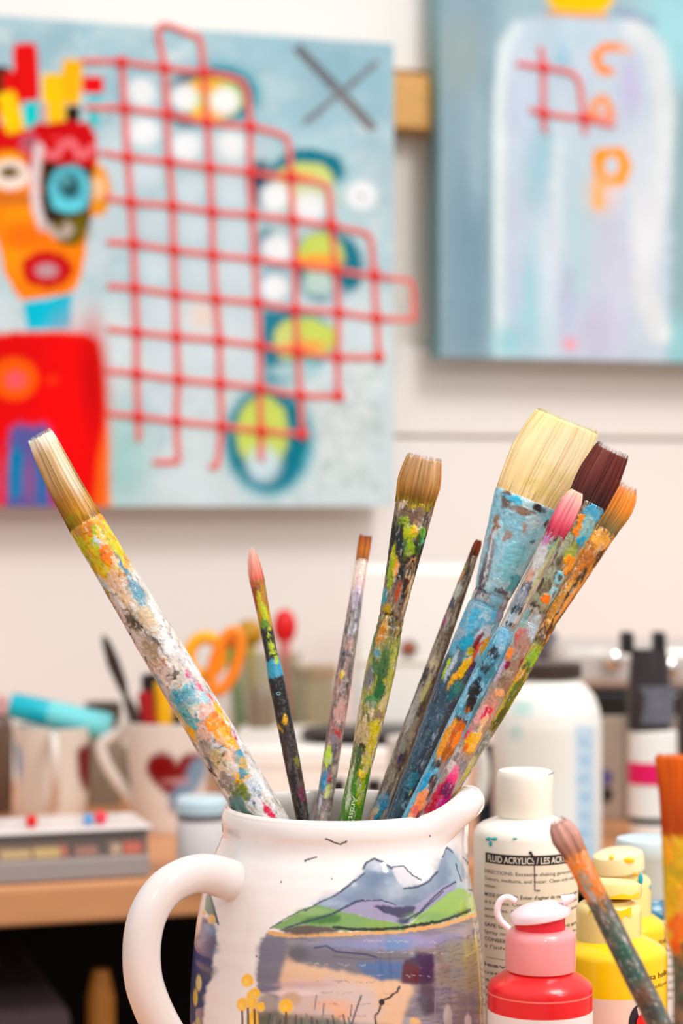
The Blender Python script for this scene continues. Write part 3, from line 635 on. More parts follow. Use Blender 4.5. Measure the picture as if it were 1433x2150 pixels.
mb = MB(); a2 = P(478, CY, d-.11).x; b2 = P(985, CY, d-.11).x; mb.box(a2, d-.11, .0005, b2, d+.05, z0-.0004); mb.build('base', M_WHITEPL, t, bevel=.006)
for u0, u1 in ((688, 724), (770, 800), (838, 888)):
    mb = MB(); mb.box(P(u0, CY, d-.11).x, d-.1115, zrow(1664, d-.11), P(u1, CY, d-.11).x, d-.109, zrow(1636, d-.11)); mb.build('vent', M_BLACK, t, smooth=False)
mb = MB(); mb.box(a2+.004, d-.1108, zrow(1612, d-.11), b2-.004, d-.1095, zrow(1608, d-.11)); mb.build('seam', mat('seam'), t, smooth=False)
settle(t)

# white mug whose ring handle shows right of the brushes
d = 1.42
R = Ras(800, 1480, 1100, 1850, 3, (234, 224, 214))
hp = [P(966, 1562, d), P(990, 1556, d), P(1010, 1590, d), P(1013, 1640, d), P(1000, 1684, d), P(968, 1716, d)]
mug('mug', 'plain white mug behind the brushes, its ring handle to the right', 890, d, [(1548, 78), (1556, 78), (1700, 78), (1800, 72), (CY+ZC*F/d-1, 66)], hp, .0046, R)

# big white jug bottle
d = 1.44
t = thing('bottle', 'big white bottle with a pale blue side stripe and teal specks', 'bottle', base(1148, d)); vb = CY+ZC*F/d-1
R = Ras(1000, 1400, 1300, 1830, 1.5, (251, 244, 234))
R.poly([(1206, 1520), (1246, 1524), (1250, 1830), (1210, 1830)], (206, 224, 236), soft=3); R.blob(1098, 1488, 22, 16, (196, 230, 220), soft=.6); R.blob(1084, 1540, 13, 18, (176, 222, 212), soft=.5)
for k in range(7): R.blob(1226, 1560+k*38, 12, 10, (170, 204, 228), soft=.6, rough=4)
R.blob(1120, 1600, 60, 70, (248, 236, 222), soft=.8)
revras('body', 1148, d, [(1424, 60), (1428, 68), (1440, 82), (1462, 100), (1490, 110), (1520, 114), (1700, 114), (vb-8, 112), (vb, 106)], R, mat('white_bottle_print', rough=.4, attr=True, noise=.01), t)
mb = MB(); revpx(mb, 1148, d, [(1391, 66), (1394, 72), (1421, 72), (1423, 66)]); mb.build('lid', mat('dark_brown_lid', (62, 44, 34), rough=.4), t); settle(t)
d = 1.72
mb = MB(); mb.box(P(1105, CY, d).x, d-.02, 0, P(1166, CY, d).x, d+.03, zrow(1322, d)); o = mb.build('canister', mat('plum_canister', (92, 82, 92), rough=.4), bevel=.005); tag(o, 'dark plum-grey canister behind the big white bottle', 'canister')

# silver and black projector-like device on a carton
d = 1.66
t = thing('carton', 'grey-brown carton under the silver and black device', 'box', base(1375, d))
mb = MB(); mb.box(P(1240, CY, d).x, d-.05, 0, P(1500, CY, d).x, d+.07, zrow(1492, d)); mb.build('box', mat('grey_brown_card', (166, 148, 132), rough=.75, noise=.1), t, bevel=.002, smooth=False)
mb = MB(); mb.box(P(1308, CY, d-.05).x, d-.0508, .001, P(1313, CY, d-.05).x, d-.0499, zrow(1500, d-.05)); mb.build('edge_strip', mat('grey_strip', (128, 112, 100)), t, smooth=False)
for v, c, r in ((1632, (92, 80, 130), .006), (1668, (40, 28, 24), .006)):
    mb = MB(); mb.rev([(r, 0), (r, .001)], (P(1270, CY, d-.05).x, d-.05, zrow(v, d-.05)), 20, axis=(0, -1, 0)); mb.build('printed_mark', mat('mark%d' % v, c), t)
settle(t)
t = thing('projector', 'silver-topped black device lying on the carton at the right', 'projector', (P(1360, CY, d).x, d, zrow(1491, d)))
mb = MB(); mb.box(P(1222, CY, d-.04).x, d-.04, zrow(1491, d), P(1520, CY, d-.04).x, d+.06, zrow(1442, d)); mb.build('lower_body', mat('gloss_black', (18, 15, 15), rough=.25, coat=.5), t, bevel=.005)
mb = MB(); mb.box(P(1172, CY, d-.045).x, d-.045, zrow(1439, d), P(1530, CY, d-.045).x, d+.055, zrow(1346, d)); mb.build('upper_body', mat('satin_silver', (212, 203, 196), rough=.35, metal=.35, noise=.04), t, bevel=.010)
for u, v in ((1288, 1384), (1405, 1400)):
    mb = MB(); mb.ball(P(u, v, d-.05), .0085, .006, .0085); mb.build('highlight_ball', mat('chrome', (246, 240, 232), rough=.12, metal=1), t)  # chrome balls added to give the silver body its bright highlights
settle(t)
# upright tube with tall black notched cap and pink band
d = 1.50; vb = CY+ZC*F/d-1
t = thing('paint_bottle', 'white bottle with a pink band and tall notched black cap', 'paint bottle', base(1370, d))
mb = MB(); revpx(mb, 1370, d, [(1532, 44), (1536, 50), (1712, 52), (1714, 48)], ry=.8); mb.build('body', M_WHITEPL, t)
mb = MB(); revpx(mb, 1370, d, [(1598, 52.4), (1643, 52.8)], ry=.82, cap0=False, cap1=False); mb.build('pink_band', mat('hot_pink', (240, 0, 96), rough=.4), t)
mb = MB(); revpx(mb, 1370, d, [(1714.5, 50), (1726, 50)], ry=.8); mb.build('black_ring', M_BLACK, t)
mb = MB(); revpx(mb, 1370, d, [(1727, 49), (vb, 47)], ry=.8); mb.build('foot', M_WHITEPL, t)
mb = MB(); revpx(mb, 1362, d, [(1362, 38), (1400, 42), (1460, 46), (1531, 46)], ry=.8); mb.build('cap', mat('dark_cap', (48, 38, 38), rough=.35, coat=.2), t)
for u in (1315, 1382):
    mb = MB(); a = P(u-13, CY, d); b = P(u+13, CY, d); mb.box(a.x, d-.008, zrow(1372, d), b.x, d+.008, zrow(1326, d)); mb.build('cap_prong', M_BLACK, t, bevel=.002)
mb = MB(); revpx(mb, 1366, d, [(1438, 47), (1516, 48)], ry=.8, cap0=False, cap1=False)
mb.build('grey_label', mat('grey_label', (108, 106, 118), rough=.5, noise=.25, nscale=160), t); settle(t)
mb = MB(); revpx(mb, 1452, 1.56, [(1438, 18), (1446, 30), (1530, 32), (1640, 32), (CY+ZC*F/1.56-1, 32)]); o = mb.build('bottle', mat('charcoal_bottle', (58, 52, 52), rough=.35, coat=.3)); tag(o, 'dark charcoal bottle cut by the right edge beside the pink-banded bottle', 'bottle')
# navy bottle between pitcher and white paint bottle
d = 1.30
t = thing('bottle', 'slim navy and brown bottle between the pitcher and the white paint bottle', 'bottle', base(1034, 1.43))
d = 1.46; vb = CY+ZC*F/d-1
mb = MB(); revpx(mb, 1030, d, [(1562, 10), (1566, 15), (1615, 16), (1618, 14)]); mb.build('cap', mat('navy', (18, 28, 44), rough=.35), t)
mb = MB(); revpx(mb, 1030, d, [(1619, 14), (1640, 26), (1682, 30)]); mb.build('shoulder', mat('umber_grey', (112, 92, 84), rough=.4), t)
mb = MB(); revpx(mb, 1030, d, [(1683, 30.5), (1745, 31), (vb, 30)]); mb.build('body', mat('navy_body', (8, 34, 58), rough=.35), t); settle(t)

# clear paint box and small pot
dB = 1.345
t = thing('paint_box', 'clear plastic box of paints with a white lid on the desk edge', 'box', (P(150, CY, dB).x, dB+.03, 0))
M_CLEAR = mat('clear_plastic', (226, 210, 200), rough=.12, alpha=.10, noise=0)
def bw(u0, v0, u1, v1, dep, o1):
    """box aligned with the desk edge: rows v0..v1 on its front face"""
    s0, zt = wsz(u0, v0, o1); s1, _ = wsz(u1, v0, o1); zb = wsz(.5*(u0+u1), v1, o1)[1]; zt = wsz(.5*(u0+u1), v0, o1)[1]
    return s0, o1-dep, zb, s1, o1, zt
TW = lambda s, o, z: W(s, z, o)
OF = DF-.004
def wb(name, m, args, parent, bevel=.001):
    mb = MB(); mb.box(*args, T=TW); return mb.build(name, m, parent, bevel=bevel, smooth=False)
s0 = wsz(-60, 1800, OF)[0]; s1 = wsz(316, 1800, OF)[0]; zt = zrow(1752, dB)
wb('tray', mat('grey_clear_tray', (168, 152, 146), rough=.3, coat=.3), (s0, OF-.060, .0005, s1, OF, zrow(1806, dB)), t, .002)
wb('front_window', M_CLEAR, (s0+.001, OF-.003, zrow(1805, dB), s1-.001, OF-.001, zt-.0005), t, 0)
wb('back_wall', mat('dark_inside', (118, 96, 88), rough=.6), (s0+.001, OF-.059, zrow(1805, dB), s1-.001, OF-.056, zt-.0005), t, 0)
wb('side_wall', mat('dark_inside'), (s1-.003, OF-.0555, zrow(1805, dB), s1-.001, OF-.0035, zt-.0005), t, 0)
wb('lid', mat('milky_lid', (238, 226, 222), rough=.3, coat=.3), (s0-.001, OF-.061, zt, s1+.001, OF+.001, zrow(1742, dB)), t, .0015)
settle(t)
def pan(u0, u1, v0, v1, col, label, o1=.008):
    s0 = wsz(u0, 1780, OF-o1)[0]; s1 = wsz(u1, 1780, OF-o1)[0]
    o = wb('paint_pan', mat('pan%d_%d' % (col[0], u0), col, rough=.4), (s0, OF-o1-.02, zrow(1805, dB), s1, OF-o1, zrow(v0, dB)), None, .001); tag(o, label, 'paint pan')
pan(2, 66, 1786, 1804, (240, 200, 130), 'cream yellow paint pan at the left inside the clear box'); pan(70, 128, 1784, 1804, (246, 206, 120), 'pale yellow paint pan inside the clear box')
pan(130, 142, 1780, 1804, (238, 110, 60), 'narrow orange paint pan beside the pale yellow one in the box'); pan(158, 206, 1786, 1804, (190, 120, 92), 'brown paint pan in the middle of the clear box')
pan(232, 256, 1782, 1804, (226, 190, 150), 'beige paint pan inside the clear box'); pan(260, 304, 1780, 1804, (248, 96, 40), 'bright orange paint pan at the right end of the clear box')
for u, c, l, r in ((66, (226, 10, 14), 'red bead lying on the lid of the paint box', .0042), (185, (90, 160, 220), 'blue bead on the paint box lid', .0036), (211, (240, 60, 80), 'pink bead on the paint box lid beside the blue one', .0046)):
    s, _ = wsz(u, 1740, OF-.012); mb = MB(); mb.ball(W(s, zrow(1742, dB)+r+.0002, OF-.012), r, seg=16); o = mb.build('bead', mat('bead%d' % u, c, rough=.3)); tag(o, l, 'bead')
d = 1.30
d = 1.375
t = thing('paint_pot', 'small round white pot with a pale blue lid left of the pitcher', 'paint pot', base(424, d))
c = P(424, 1768, d); rr = px(54, d)
mb = MB(); mb.rev([(rr*.92, 0), (rr, .003), (rr, .034), (rr*.94, .037)], (c.x, d, .0004), 40); mb.build('pot', mat('grey_white_pot', (226, 218, 216), rough=.3, coat=.3), t)
mb = MB(); mb.rev([(rr*.97, .0376), (rr*.97, .0415)], (c.x, d, 0), 40); mb.build('rim_band', mat('taupe_band', (120, 104, 104), rough=.4), t)
mb = MB(); mb.rev([(rr*1.02, .042), (rr*1.04, .044), (rr*1.03, .050), (rr*.9, .0525)], (c.x, d, 0), 40); mb.build('lid', mat('pale_blue_lid', (200, 222, 230), rough=.35), t); settle(t)
# ------------------------------------------------------------------ the painted pitcher
DP, XP = .798, (709-CX)*.798/F
prof = [(.0408, .1285), (.0415, .1306), (.0428, .1316), (.0442, .1308), (.0451, .1285), (.0454, .1255), (.0450, .1222), (.0452, .1195), (.0462, .1165), (.0478, .1130), (.0497, .1080), (.0515, .1022),
        (.0533, .0950), (.0548, .0870), (.0560, .0780), (.0569, .0680), (.0574, .0580), (.0575, .0480), (.0571, .0370), (.0560, .0260), (.0540, .0160), (.0515, .0080), (.0490, .0030), (.0470, .0010), (.0455, .0004)]
pz = np.array([p[1] for p in prof]); pr_ = np.array([p[0] for p in prof])
def rad(z): return np.interp(z, pz[3:][::-1], pr_[3:][::-1])
R = Ras(385, 1690, 1035, 2300, 1.0, (238, 231, 228))
R.vary(.015, 70)
# lake and fields
LAKE = (146, 138, 142)
R.poly([(560, 1960), (700, 1964), (850, 1956), (950, 1938), (1035, 1905), (1035, 2300), (545, 2300), (538, 2150), (540, 2040), (548, 1985)], LAKE, rough=2, soft=1)
g = R.Y > 1950
for c, a in [((150, 146, 178), .55), ((112, 106, 118), .45), ((172, 158, 146), .5), ((128, 122, 108), .45), ((100, 98, 130), .35)]:
    R.n += 1; f = fbm(R.X/7, R.Y, 9, R.n*5, 4); lake = (R.Y > 1968-(R.X-700).clip(0)*.17) & (R.X > 545)
    R.put(sst(.5, .62, f)*lake, c, a)
R.poly([(540, 1990), (556, 1966), (604, 1968), (600, 2010), (596, 2060), (590, 2120), (570, 2140), (545, 2110), (538, 2050)], (112, 108, 128), rough=3, soft=4, alpha=.8)
R.poly([(600, 1998), (626, 2020), (690, 2032), (770, 2040), (850, 2058), (872, 2072), (840, 2150), (780, 2300), (560, 2300), (592, 2120), (586, 2060)], (226, 186, 152), rough=5, soft=4)
R.poly([(600, 2066), (690, 2052), (780, 2070), (800, 2120), (760, 2300), (560, 2300), (580, 2110)], (210, 190, 188), rough=8, soft=8, alpha=.8)
R.blob(640, 2068, 60, 6, (200, 160, 165), soft=.6, alpha=.7); R.blob(620, 2085, 50, 6, (232, 206, 208), soft=.6); R.blob(700, 2110, 40, 10, (232, 180, 150), soft=.7); R.blob(715, 2128, 18, 14, (236, 176, 140), soft=.6, rough=3)
R.poly([(606, 1992), (640, 1984), (700, 1984), (780, 1990), (860, 2000), (872, 2030), (845, 2060), (770, 2050), (690, 2034), (640, 2024), (612, 2010)], (118, 114, 124), rough=4, soft=4)
R.blob(625, 2003, 22, 16, (98, 96, 104), soft=.6); R.blob(780, 1982, 110, 12, (136, 138, 176), soft=.6, rough=3); R.blob(860, 1975, 80, 14, (150, 146, 184), soft=.7, rough=3); R.blob(830, 1982, 30, 12, (110, 140, 184), soft=.6, rough=3)
R.stroke([(660, 1990), (685, 1986), (705, 1998), (770, 2004), (790, 2010)], 2, (72, 66, 100), soft=1.5); R.stroke([(700, 2008), (760, 2014), (860, 2012)], 1.6, (96, 86, 110), soft=1.5, alpha=.7)
R.poly([(745, 2022), (800, 2018), (846, 2022), (844, 2056), (800, 2060), (768, 2046)], (76, 108, 158), rough=3, soft=3, alpha=.9)
R.poly([(846, 2020), (872, 2008), (908, 2004), (912, 2064), (870, 2068), (842, 2064)], (66, 36, 58), rough=2, soft=2.5, alpha=.9); R.poly([(868, 1996), (910, 2000), (914, 2060), (890, 2064), (872, 2010)], (58, 46, 84), rough=3, soft=3, alpha=.8); R.rect(860, 2043, 16, 20, (98, 34, 44), soft=3, alpha=.8)
R.poly([(880, 2060), (912, 2064), (914, 2128), (892, 2136), (876, 2100)], (66, 58, 76), rough=4, soft=4, alpha=.8); R.blob(985, 2110, 26, 50, (84, 76, 96), soft=.5, rough=5, alpha=.7)
R.poly([(914, 1990), (1010, 1962), (1035, 2000), (1035, 2100), (960, 2080), (914, 2070)], (140, 130, 116), rough=6, soft=6, alpha=.75); R.blob(980, 2000, 36, 24, (150, 138, 100), soft=.7, rough=5, alpha=.7)
for i in range(16):
    y = 1972+i*11; R.stroke([(912, y+8), (950, y+2), (985, y-6), (1015, y-22)], 1.3, (96, 88, 90), rough=3, soft=1.2, alpha=.6, dry=.45)
for i in range(26):
    y = 1975+i*12; x = random.Random(i).uniform(560, 800); R.stroke([(x, y), (x+150, y+3)], 1.2, (104, 98, 116) if i % 2 else (206, 196, 200), rough=2, soft=1.2, alpha=.5, dry=.5)
R.stroke([(838, 2071), (834, 2082), (818, 2094), (800, 2102), (798, 2118), (786, 2134), (790, 2160)], 2.2, (58, 44, 48), rough=1, soft=1.2); R.blob(801, 2104, 6, 7, (58, 44, 48)); R.stroke([(758, 2090), (744, 2130), (730, 2180)], 1.8, (84, 74, 84), soft=1.2)
R.stroke([(735, 2135), (738, 2110)], 1.2, (90, 70, 80)); R.stroke([(660, 2120), (664, 2090)], 1.2, (120, 100, 110)); R.stroke([(678, 2130), (680, 2108)], 1.2, (80, 60, 70))
R.stroke([(914, 2080), (912, 2150)], 1.5, (150, 140, 150), alpha=.7)
# pale tulips, yellow tulips
for x, y, rx, ry, c in [(940, 2136, 9, 26, (196, 188, 186)), (982, 2146, 7, 18, (190, 186, 190)), (868, 2146, 14, 10, (226, 180, 120)), (853, 2146, 8, 10, (160, 158, 164)), (548, 2096, 16, 12, (196, 188, 180)), (562, 2110, 20, 22, (164, 152, 146)), (612, 2098, 20, 16, (206, 170, 140)), (553, 2136, 14, 13, (136, 126, 120)), (578, 2148, 14, 8, (170, 150, 136))]:
    R.blob(x, y, rx, ry, c, soft=.3, rough=1)
R.poly([(520, 2140), (560, 2130), (700, 2140), (860, 2160), (1000, 2165), (1000, 2300), (420, 2300), (430, 2250), (500, 2200)], (70, 84, 70), rough=8, soft=5, alpha=.8)
for i in range(16): R.stroke([(560+i*12, 2170), (566+i*11, 2128+(i*7) % 16)], 2, [(44, 74, 70), (120, 130, 130), (60, 60, 80)][i % 3], soft=1.5, alpha=.8)
for x, y, rx, ry in [(519, 2058, 12, 13), (508, 2108, 11, 14), (528, 2098, 11, 20), (532, 2142, 9, 26), (547, 2113, 8, 9), (600, 2112, 14, 14), (536, 2084, 10, 10)]:
    R.blob(x, y+3, rx*1.1, ry, (240, 208, 130), soft=.3, alpha=.8); R.blob(x, y, rx, ry, (252, 190, 44), soft=.2, rough=1); R.blob(x-2, y+ry*.3, rx*.5, ry*.5, (255, 206, 70), soft=.5)
for x, y in [(508, 2124), (520, 2118), (534, 2120), (600, 2126)]: R.stroke([(x, y), (x+2, 2200)], 2.4, (96, 80, 50), soft=1)
# orange shore and hills
R.stroke([(566, 1958), (600, 1964), (700, 1962), (780, 1958), (850, 1954), (930, 1942), (1010, 1916), (1035, 1906)], 4.4, (222, 168, 104), rough=1.5, soft=1.5)
R.poly([(590, 1946), (640, 1940), (700, 1942), (722, 1950), (700, 1958), (640, 1962), (598, 1960), (584, 1954)], (96, 82, 74), rough=2, soft=1.5)
MT = (146, 160, 180)
R.poly([(640, 1915), (665, 1898), (700, 1880), (740, 1850), (764, 1830), (766, 1812), (785, 1803), (806, 1810), (822, 1824), (836, 1852), (850, 1868), (892, 1852), (918, 1828), (928, 1800), (938, 1779), (950, 1786), (968, 1812), (985, 1845), (994, 1872), (1010, 1890), (960, 1880), (900, 1915), (840, 1930), (740, 1920)], MT, rough=1.5, soft=1.2)
for x, y, rx, ry, c in [(790, 1850, 36, 26, (98, 120, 146)), (740, 1890, 50, 16, (116, 134, 164)), (800, 1882, 50, 18, (122, 136, 158)), (930, 1850, 22, 44, (112, 130, 148)), (790, 1816, 18, 10, (196, 202, 212)), (835, 1872, 30, 22, (176, 186, 198)), (955, 1820, 12, 40, (158, 184, 200)), (880, 1880, 40, 22, (128, 140, 158)), (860, 1895, 40, 12, (112, 126, 150)), (975, 1850, 12, 36, (184, 196, 204)), (690, 1897, 30, 8, (160, 176, 200))]:
    R.blob(x, y, rx, ry, c, soft=.8, rough=5, alpha=.85)
R.poly([(818, 1822), (842, 1818), (858, 1832), (878, 1848), (850, 1862), (836, 1850)], (206, 204, 212), rough=1, soft=1.5, alpha=.8)
R.poly([(566, 1950), (584, 1938), (620, 1918), (645, 1906), (668, 1900), (700, 1908), (730, 1916), (780, 1926), (836, 1938), (856, 1944), (850, 1954), (720, 1956), (690, 1946), (640, 1942), (600, 1950)], (122, 160, 90), rough=1.5, soft=1)
R.poly([(630, 1932), (660, 1922), (700, 1918), (716, 1924), (712, 1938), (680, 1940), (640, 1940)], (66, 118, 50), rough=2, soft=2); R.blob(655, 1914, 30, 8, (140, 176, 110), soft=.6); R.blob(800, 1940, 40, 8, (132, 166, 84), soft=.6)
R.poly([(714, 1914), (736, 1900), (760, 1890), (790, 1890), (815, 1894), (845, 1906), (872, 1900), (900, 1880), (935, 1858), (958, 1852), (950, 1866), (905, 1900), (870, 1930), (845, 1940), (800, 1932), (745, 1920)], (154, 148, 178), rough=1.5, soft=1)
R.poly([(782, 1902), (806, 1900), (822, 1904), (872, 1902), (868, 1918), (846, 1928), (808, 1918)], (66, 64, 92), rough=1.5, soft=1.2); R.blob(848, 1934, 14, 7, (70, 74, 104), soft=.5)
R.poly([(850, 1944), (870, 1934), (905, 1904), (940, 1876), (962, 1864), (978, 1868), (1000, 1890), (1035, 1880), (1035, 1904), (1000, 1914), (930, 1936), (880, 1946)], (146, 182, 84), rough=1.5, soft=1); R.blob(900, 1925, 40, 10, (128, 166, 92), soft=.6); R.blob(990, 1896, 10, 16, (168, 194, 116), soft=.6)
R.poly([(930, 1930), (980, 1905), (985, 1915), (940, 1934)], (110, 144, 64), rough=1, soft=1.5)
INK = (50, 56, 82)
for ln, wd in [([(640, 1912), (672, 1894), (700, 1882), (740, 1854), (764, 1834)], 1.6), ([(715, 1872), (745, 1848)], 2), ([(762, 1824), (768, 1812), (785, 1803), (804, 1810), (822, 1824)], 2.4), ([(822, 1820), (846, 1818), (866, 1838), (884, 1848)], 1.6), ([(848, 1866), (876, 1862), (898, 1852), (918, 1830)], 2.2),
               ([(928, 1800), (938, 1779), (950, 1790)], 1.4), ([(700, 1918), (722, 1906), (745, 1894), (762, 1890)], 2.4), ([(762, 1892), (800, 1890), (830, 1900)], 1.4), ([(848, 1934), (880, 1916), (904, 1890), (930, 1866), (956, 1852)], 2.0), ([(870, 1926), (900, 1900), (930, 1872)], 1.4),
               ([(600, 1948), (640, 1936), (690, 1922), (702, 1917)], 2.0), ([(984, 1868), (1000, 1872), (1010, 1884)], 2.2), ([(566, 1950), (600, 1928), (640, 1908)], 1.4), ([(1000, 1852), (990, 1820), (972, 1800)], 1.2), ([(956, 1812), (968, 1850)], 1.2)]:
    R.stroke(ln, wd, INK, rough=.7, soft=1, alpha=.9)
R.stroke([(700, 1946), (740, 1951), (800, 1951), (850, 1947), (930, 1933), (985, 1912)], 3.2, (44, 50, 40), rough=1.2, soft=1.2)
for b_ in ([(684, 1762), (698, 1768), (714, 1773), (727, 1766)], [(640, 1808), (648, 1803), (664, 1800)]): R.stroke(b_, 1.8, (70, 66, 78), rough=1, soft=1)
for x, y in [(696, 1845), (538, 2008), (590, 1852), (902, 1755)]: R.blob(x, y, 2, 2.4, (110, 96, 90))
# landscape showing again left of the handle
R.poly([(385, 1985), (418, 1960), (425, 1925), (443, 1930), (450, 1950), (456, 1975), (448, 2010), (444, 2050), (434, 2074), (430, 2110), (424, 2160), (424, 2300), (385, 2300)], (86, 88, 128), rough=2, soft=1.5)
for x, y, c in [(436, 1950, (128, 148, 186)), (422, 1976, (130, 152, 190)), (416, 1998, (98, 104, 160)), (412, 2020, (84, 88, 146)), (440, 1990, (70, 76, 120)), (405, 2090, (84, 96, 120)), (436, 2040, (104, 100, 116))]: R.blob(x, y, 16, 14, c, soft=.7, rough=3, alpha=.8)
R.poly([(428, 1915), (432, 1880), (440, 1868), (450, 1905), (458, 1938), (452, 1940), (442, 1922)], (96, 118, 96), rough=1, soft=1.2); R.blob(444, 1930, 9, 10, (232, 180, 96), soft=.3); R.stroke([(438, 1870), (446, 1900), (458, 1940)], 2, (64, 66, 84)); R.blob(428, 1916, 5, 5, (226, 200, 140))
R.blob(417, 2064, 6, 17, (240, 216, 150), soft=.3); R.blob(410, 2094, 5, 18, (244, 206, 110), soft=.3); R.stroke([(415, 2140), (424, 2200)], 4, (150, 160, 60), soft=2)
pit = thing('pitcher', 'white ceramic pitcher hand-painted with mountains, lake and yellow tulips, full of brushes', 'pitcher', (XP, DP, 0))
seg = 840
zz = [prof[i] for i in range(len(prof))]
rows = [(.0470, .0070), (.0490, .0100), (.0505, .030), (.0515, .055), (.0505, .080), (.0480, .098), (.0445, .112), (.0418, .121), (.0408, .1262)]
outer = []
zs = np.concatenate([np.array([.1285, .1296, .1306, .1313]), np.linspace(.1316, .1316, 1)]); 
full = rows+[(a, b) for a, b in prof[:3]]
dn = []
cr = np.array(prof[2:]); zo = np.concatenate([np.linspace(.1316, .1308, 4), np.linspace(.1304, .040, 330), np.linspace(.0385, .0004, 22)])
ro = np.interp(-zo, -cr[:, 1], cr[:, 0])
k = np.ones(9)/9; rs = np.convolve(np.pad(ro, 4, mode='edge'), k, 'valid'); ro[6:] = rs[6:]
allr = np.concatenate([[p[0] for p in full], ro[1:]]); allz = np.concatenate([[p[1] for p in full], zo[1:]])
th = np.arange(seg)*2*np.pi/seg
RR = np.repeat(allr[:, None], seg, 1); ZZ = np.repeat(allz[:, None], seg, 1)
# spout: the rim lifts and leans out towards +x
ang = (th+np.pi) % (2*np.pi)-np.pi+math.radians(10); wv = np.exp(-(np.abs(ang)/.34)**2.6); fall = sst(.096, .1316, allz)**1.7
R0, Z0 = RR.copy(), ZZ.copy()
RR = RR+.0105*wv[None, :]*fall[:, None]; ZZ = ZZ+.0068*wv[None, :]*sst(.108, .130, allz)[:, None]
outr = (np.arange(len(allz)) >= len(full)-1)
q = np.where(outr, (.1316-allz)/(.1316-.1175), -(.1316-allz)/.0053*.45)          # 0 at the crest, 1 below the roll
phi = np.radians(112-205*np.clip(q, -.45, 1.0)); ro_ = .0060
kw = np.where(q <= 1, 1.0, sst(1.9, 1.0, q))*np.where(q < -.3, sst(-.45, -.3, q), 1)
cr_, cz_ = .0512, .1336
w2 = (wv[None, :]**1.3)*kw[:, None]
RR = RR*(1-w2)+(cr_+ro_*np.cos(phi))[:, None]*w2; ZZ = ZZ*(1-w2)+(cz_+ro_*np.sin(phi))[:, None]*w2
# slight throwing rings
RR = RR*(1+.0004*np.sin(allz*900)[:, None]*sst(.13, .12, allz)[:, None])
X = XP+RR*np.cos(th); Y = DP+RR*np.sin(th)
Yf = DP-np.abs(RR*np.sin(th)); U = CX+X*F/Yf; Vv = CY+(ZC-ZZ)*F/Yf
C = R.at(U, Vv); C[:len(full)+3] = lin((232, 222, 214))
me = mesh_np(np.stack([X, Y, ZZ], -1), grid_faces(len(allr), seg, True), C, [list(range(seg))[::-1], [(len(allr)-1)*seg+i for i in range(seg)]])
link('body', me, pit, M_GLAZE)
# handle: a flattened strap springing from the shoulder towards the left
al = math.radians(38); ca_, sa_ = math.cos(al), math.sin(al)
def hpt(u, v):
    kk = (u-CX)/F; rho = -(kk*DP-XP)/(ca_-kk*sa_); dd = DP-rho*sa_
    return (XP-rho*ca_, dd, zrow(v, dd))
hp = [hpt(592, 1900), hpt(560, 1880), hpt(524, 1862), hpt(482, 1847), hpt(435, 1834), hpt(390, 1840), hpt(345, 1868), hpt(312, 1918), hpt(298, 1980), hpt(300, 2050), hpt(318, 2110), hpt(346, 2166), hpt(384, 2224), hpt(430, 2268), hpt(486, 2290)]
sp = smooth_path(hp, 90); n = len(sp)
wr = np.interp(np.linspace(0, 1, n), [0, .07, .14, .20, .34, .5, .8, .95, 1], [.0135, .0122, .0098, .0078, .0072, .0074, .0072, .008, .009])
mb = MB(); mb.tube(sp, list(wr), 36, ry=list(wr*.82), up=(-sa_, ca_, 0)); mb.build('handle', M_WHITEGLAZE, pit)
mb = MB(); c = P(592, 1673, .8375); mb.ball((c.x, c.y, c.z), .0018, .0005, .0005, 14); c = P(604, 1675, .8375); mb.ball((c.x, c.y, c.z), .0014, .0005, .0003, 12)
mb.build('paint_smear', mat('orange_smear', (240, 130, 40), rough=.3), pit)
settle(pit)
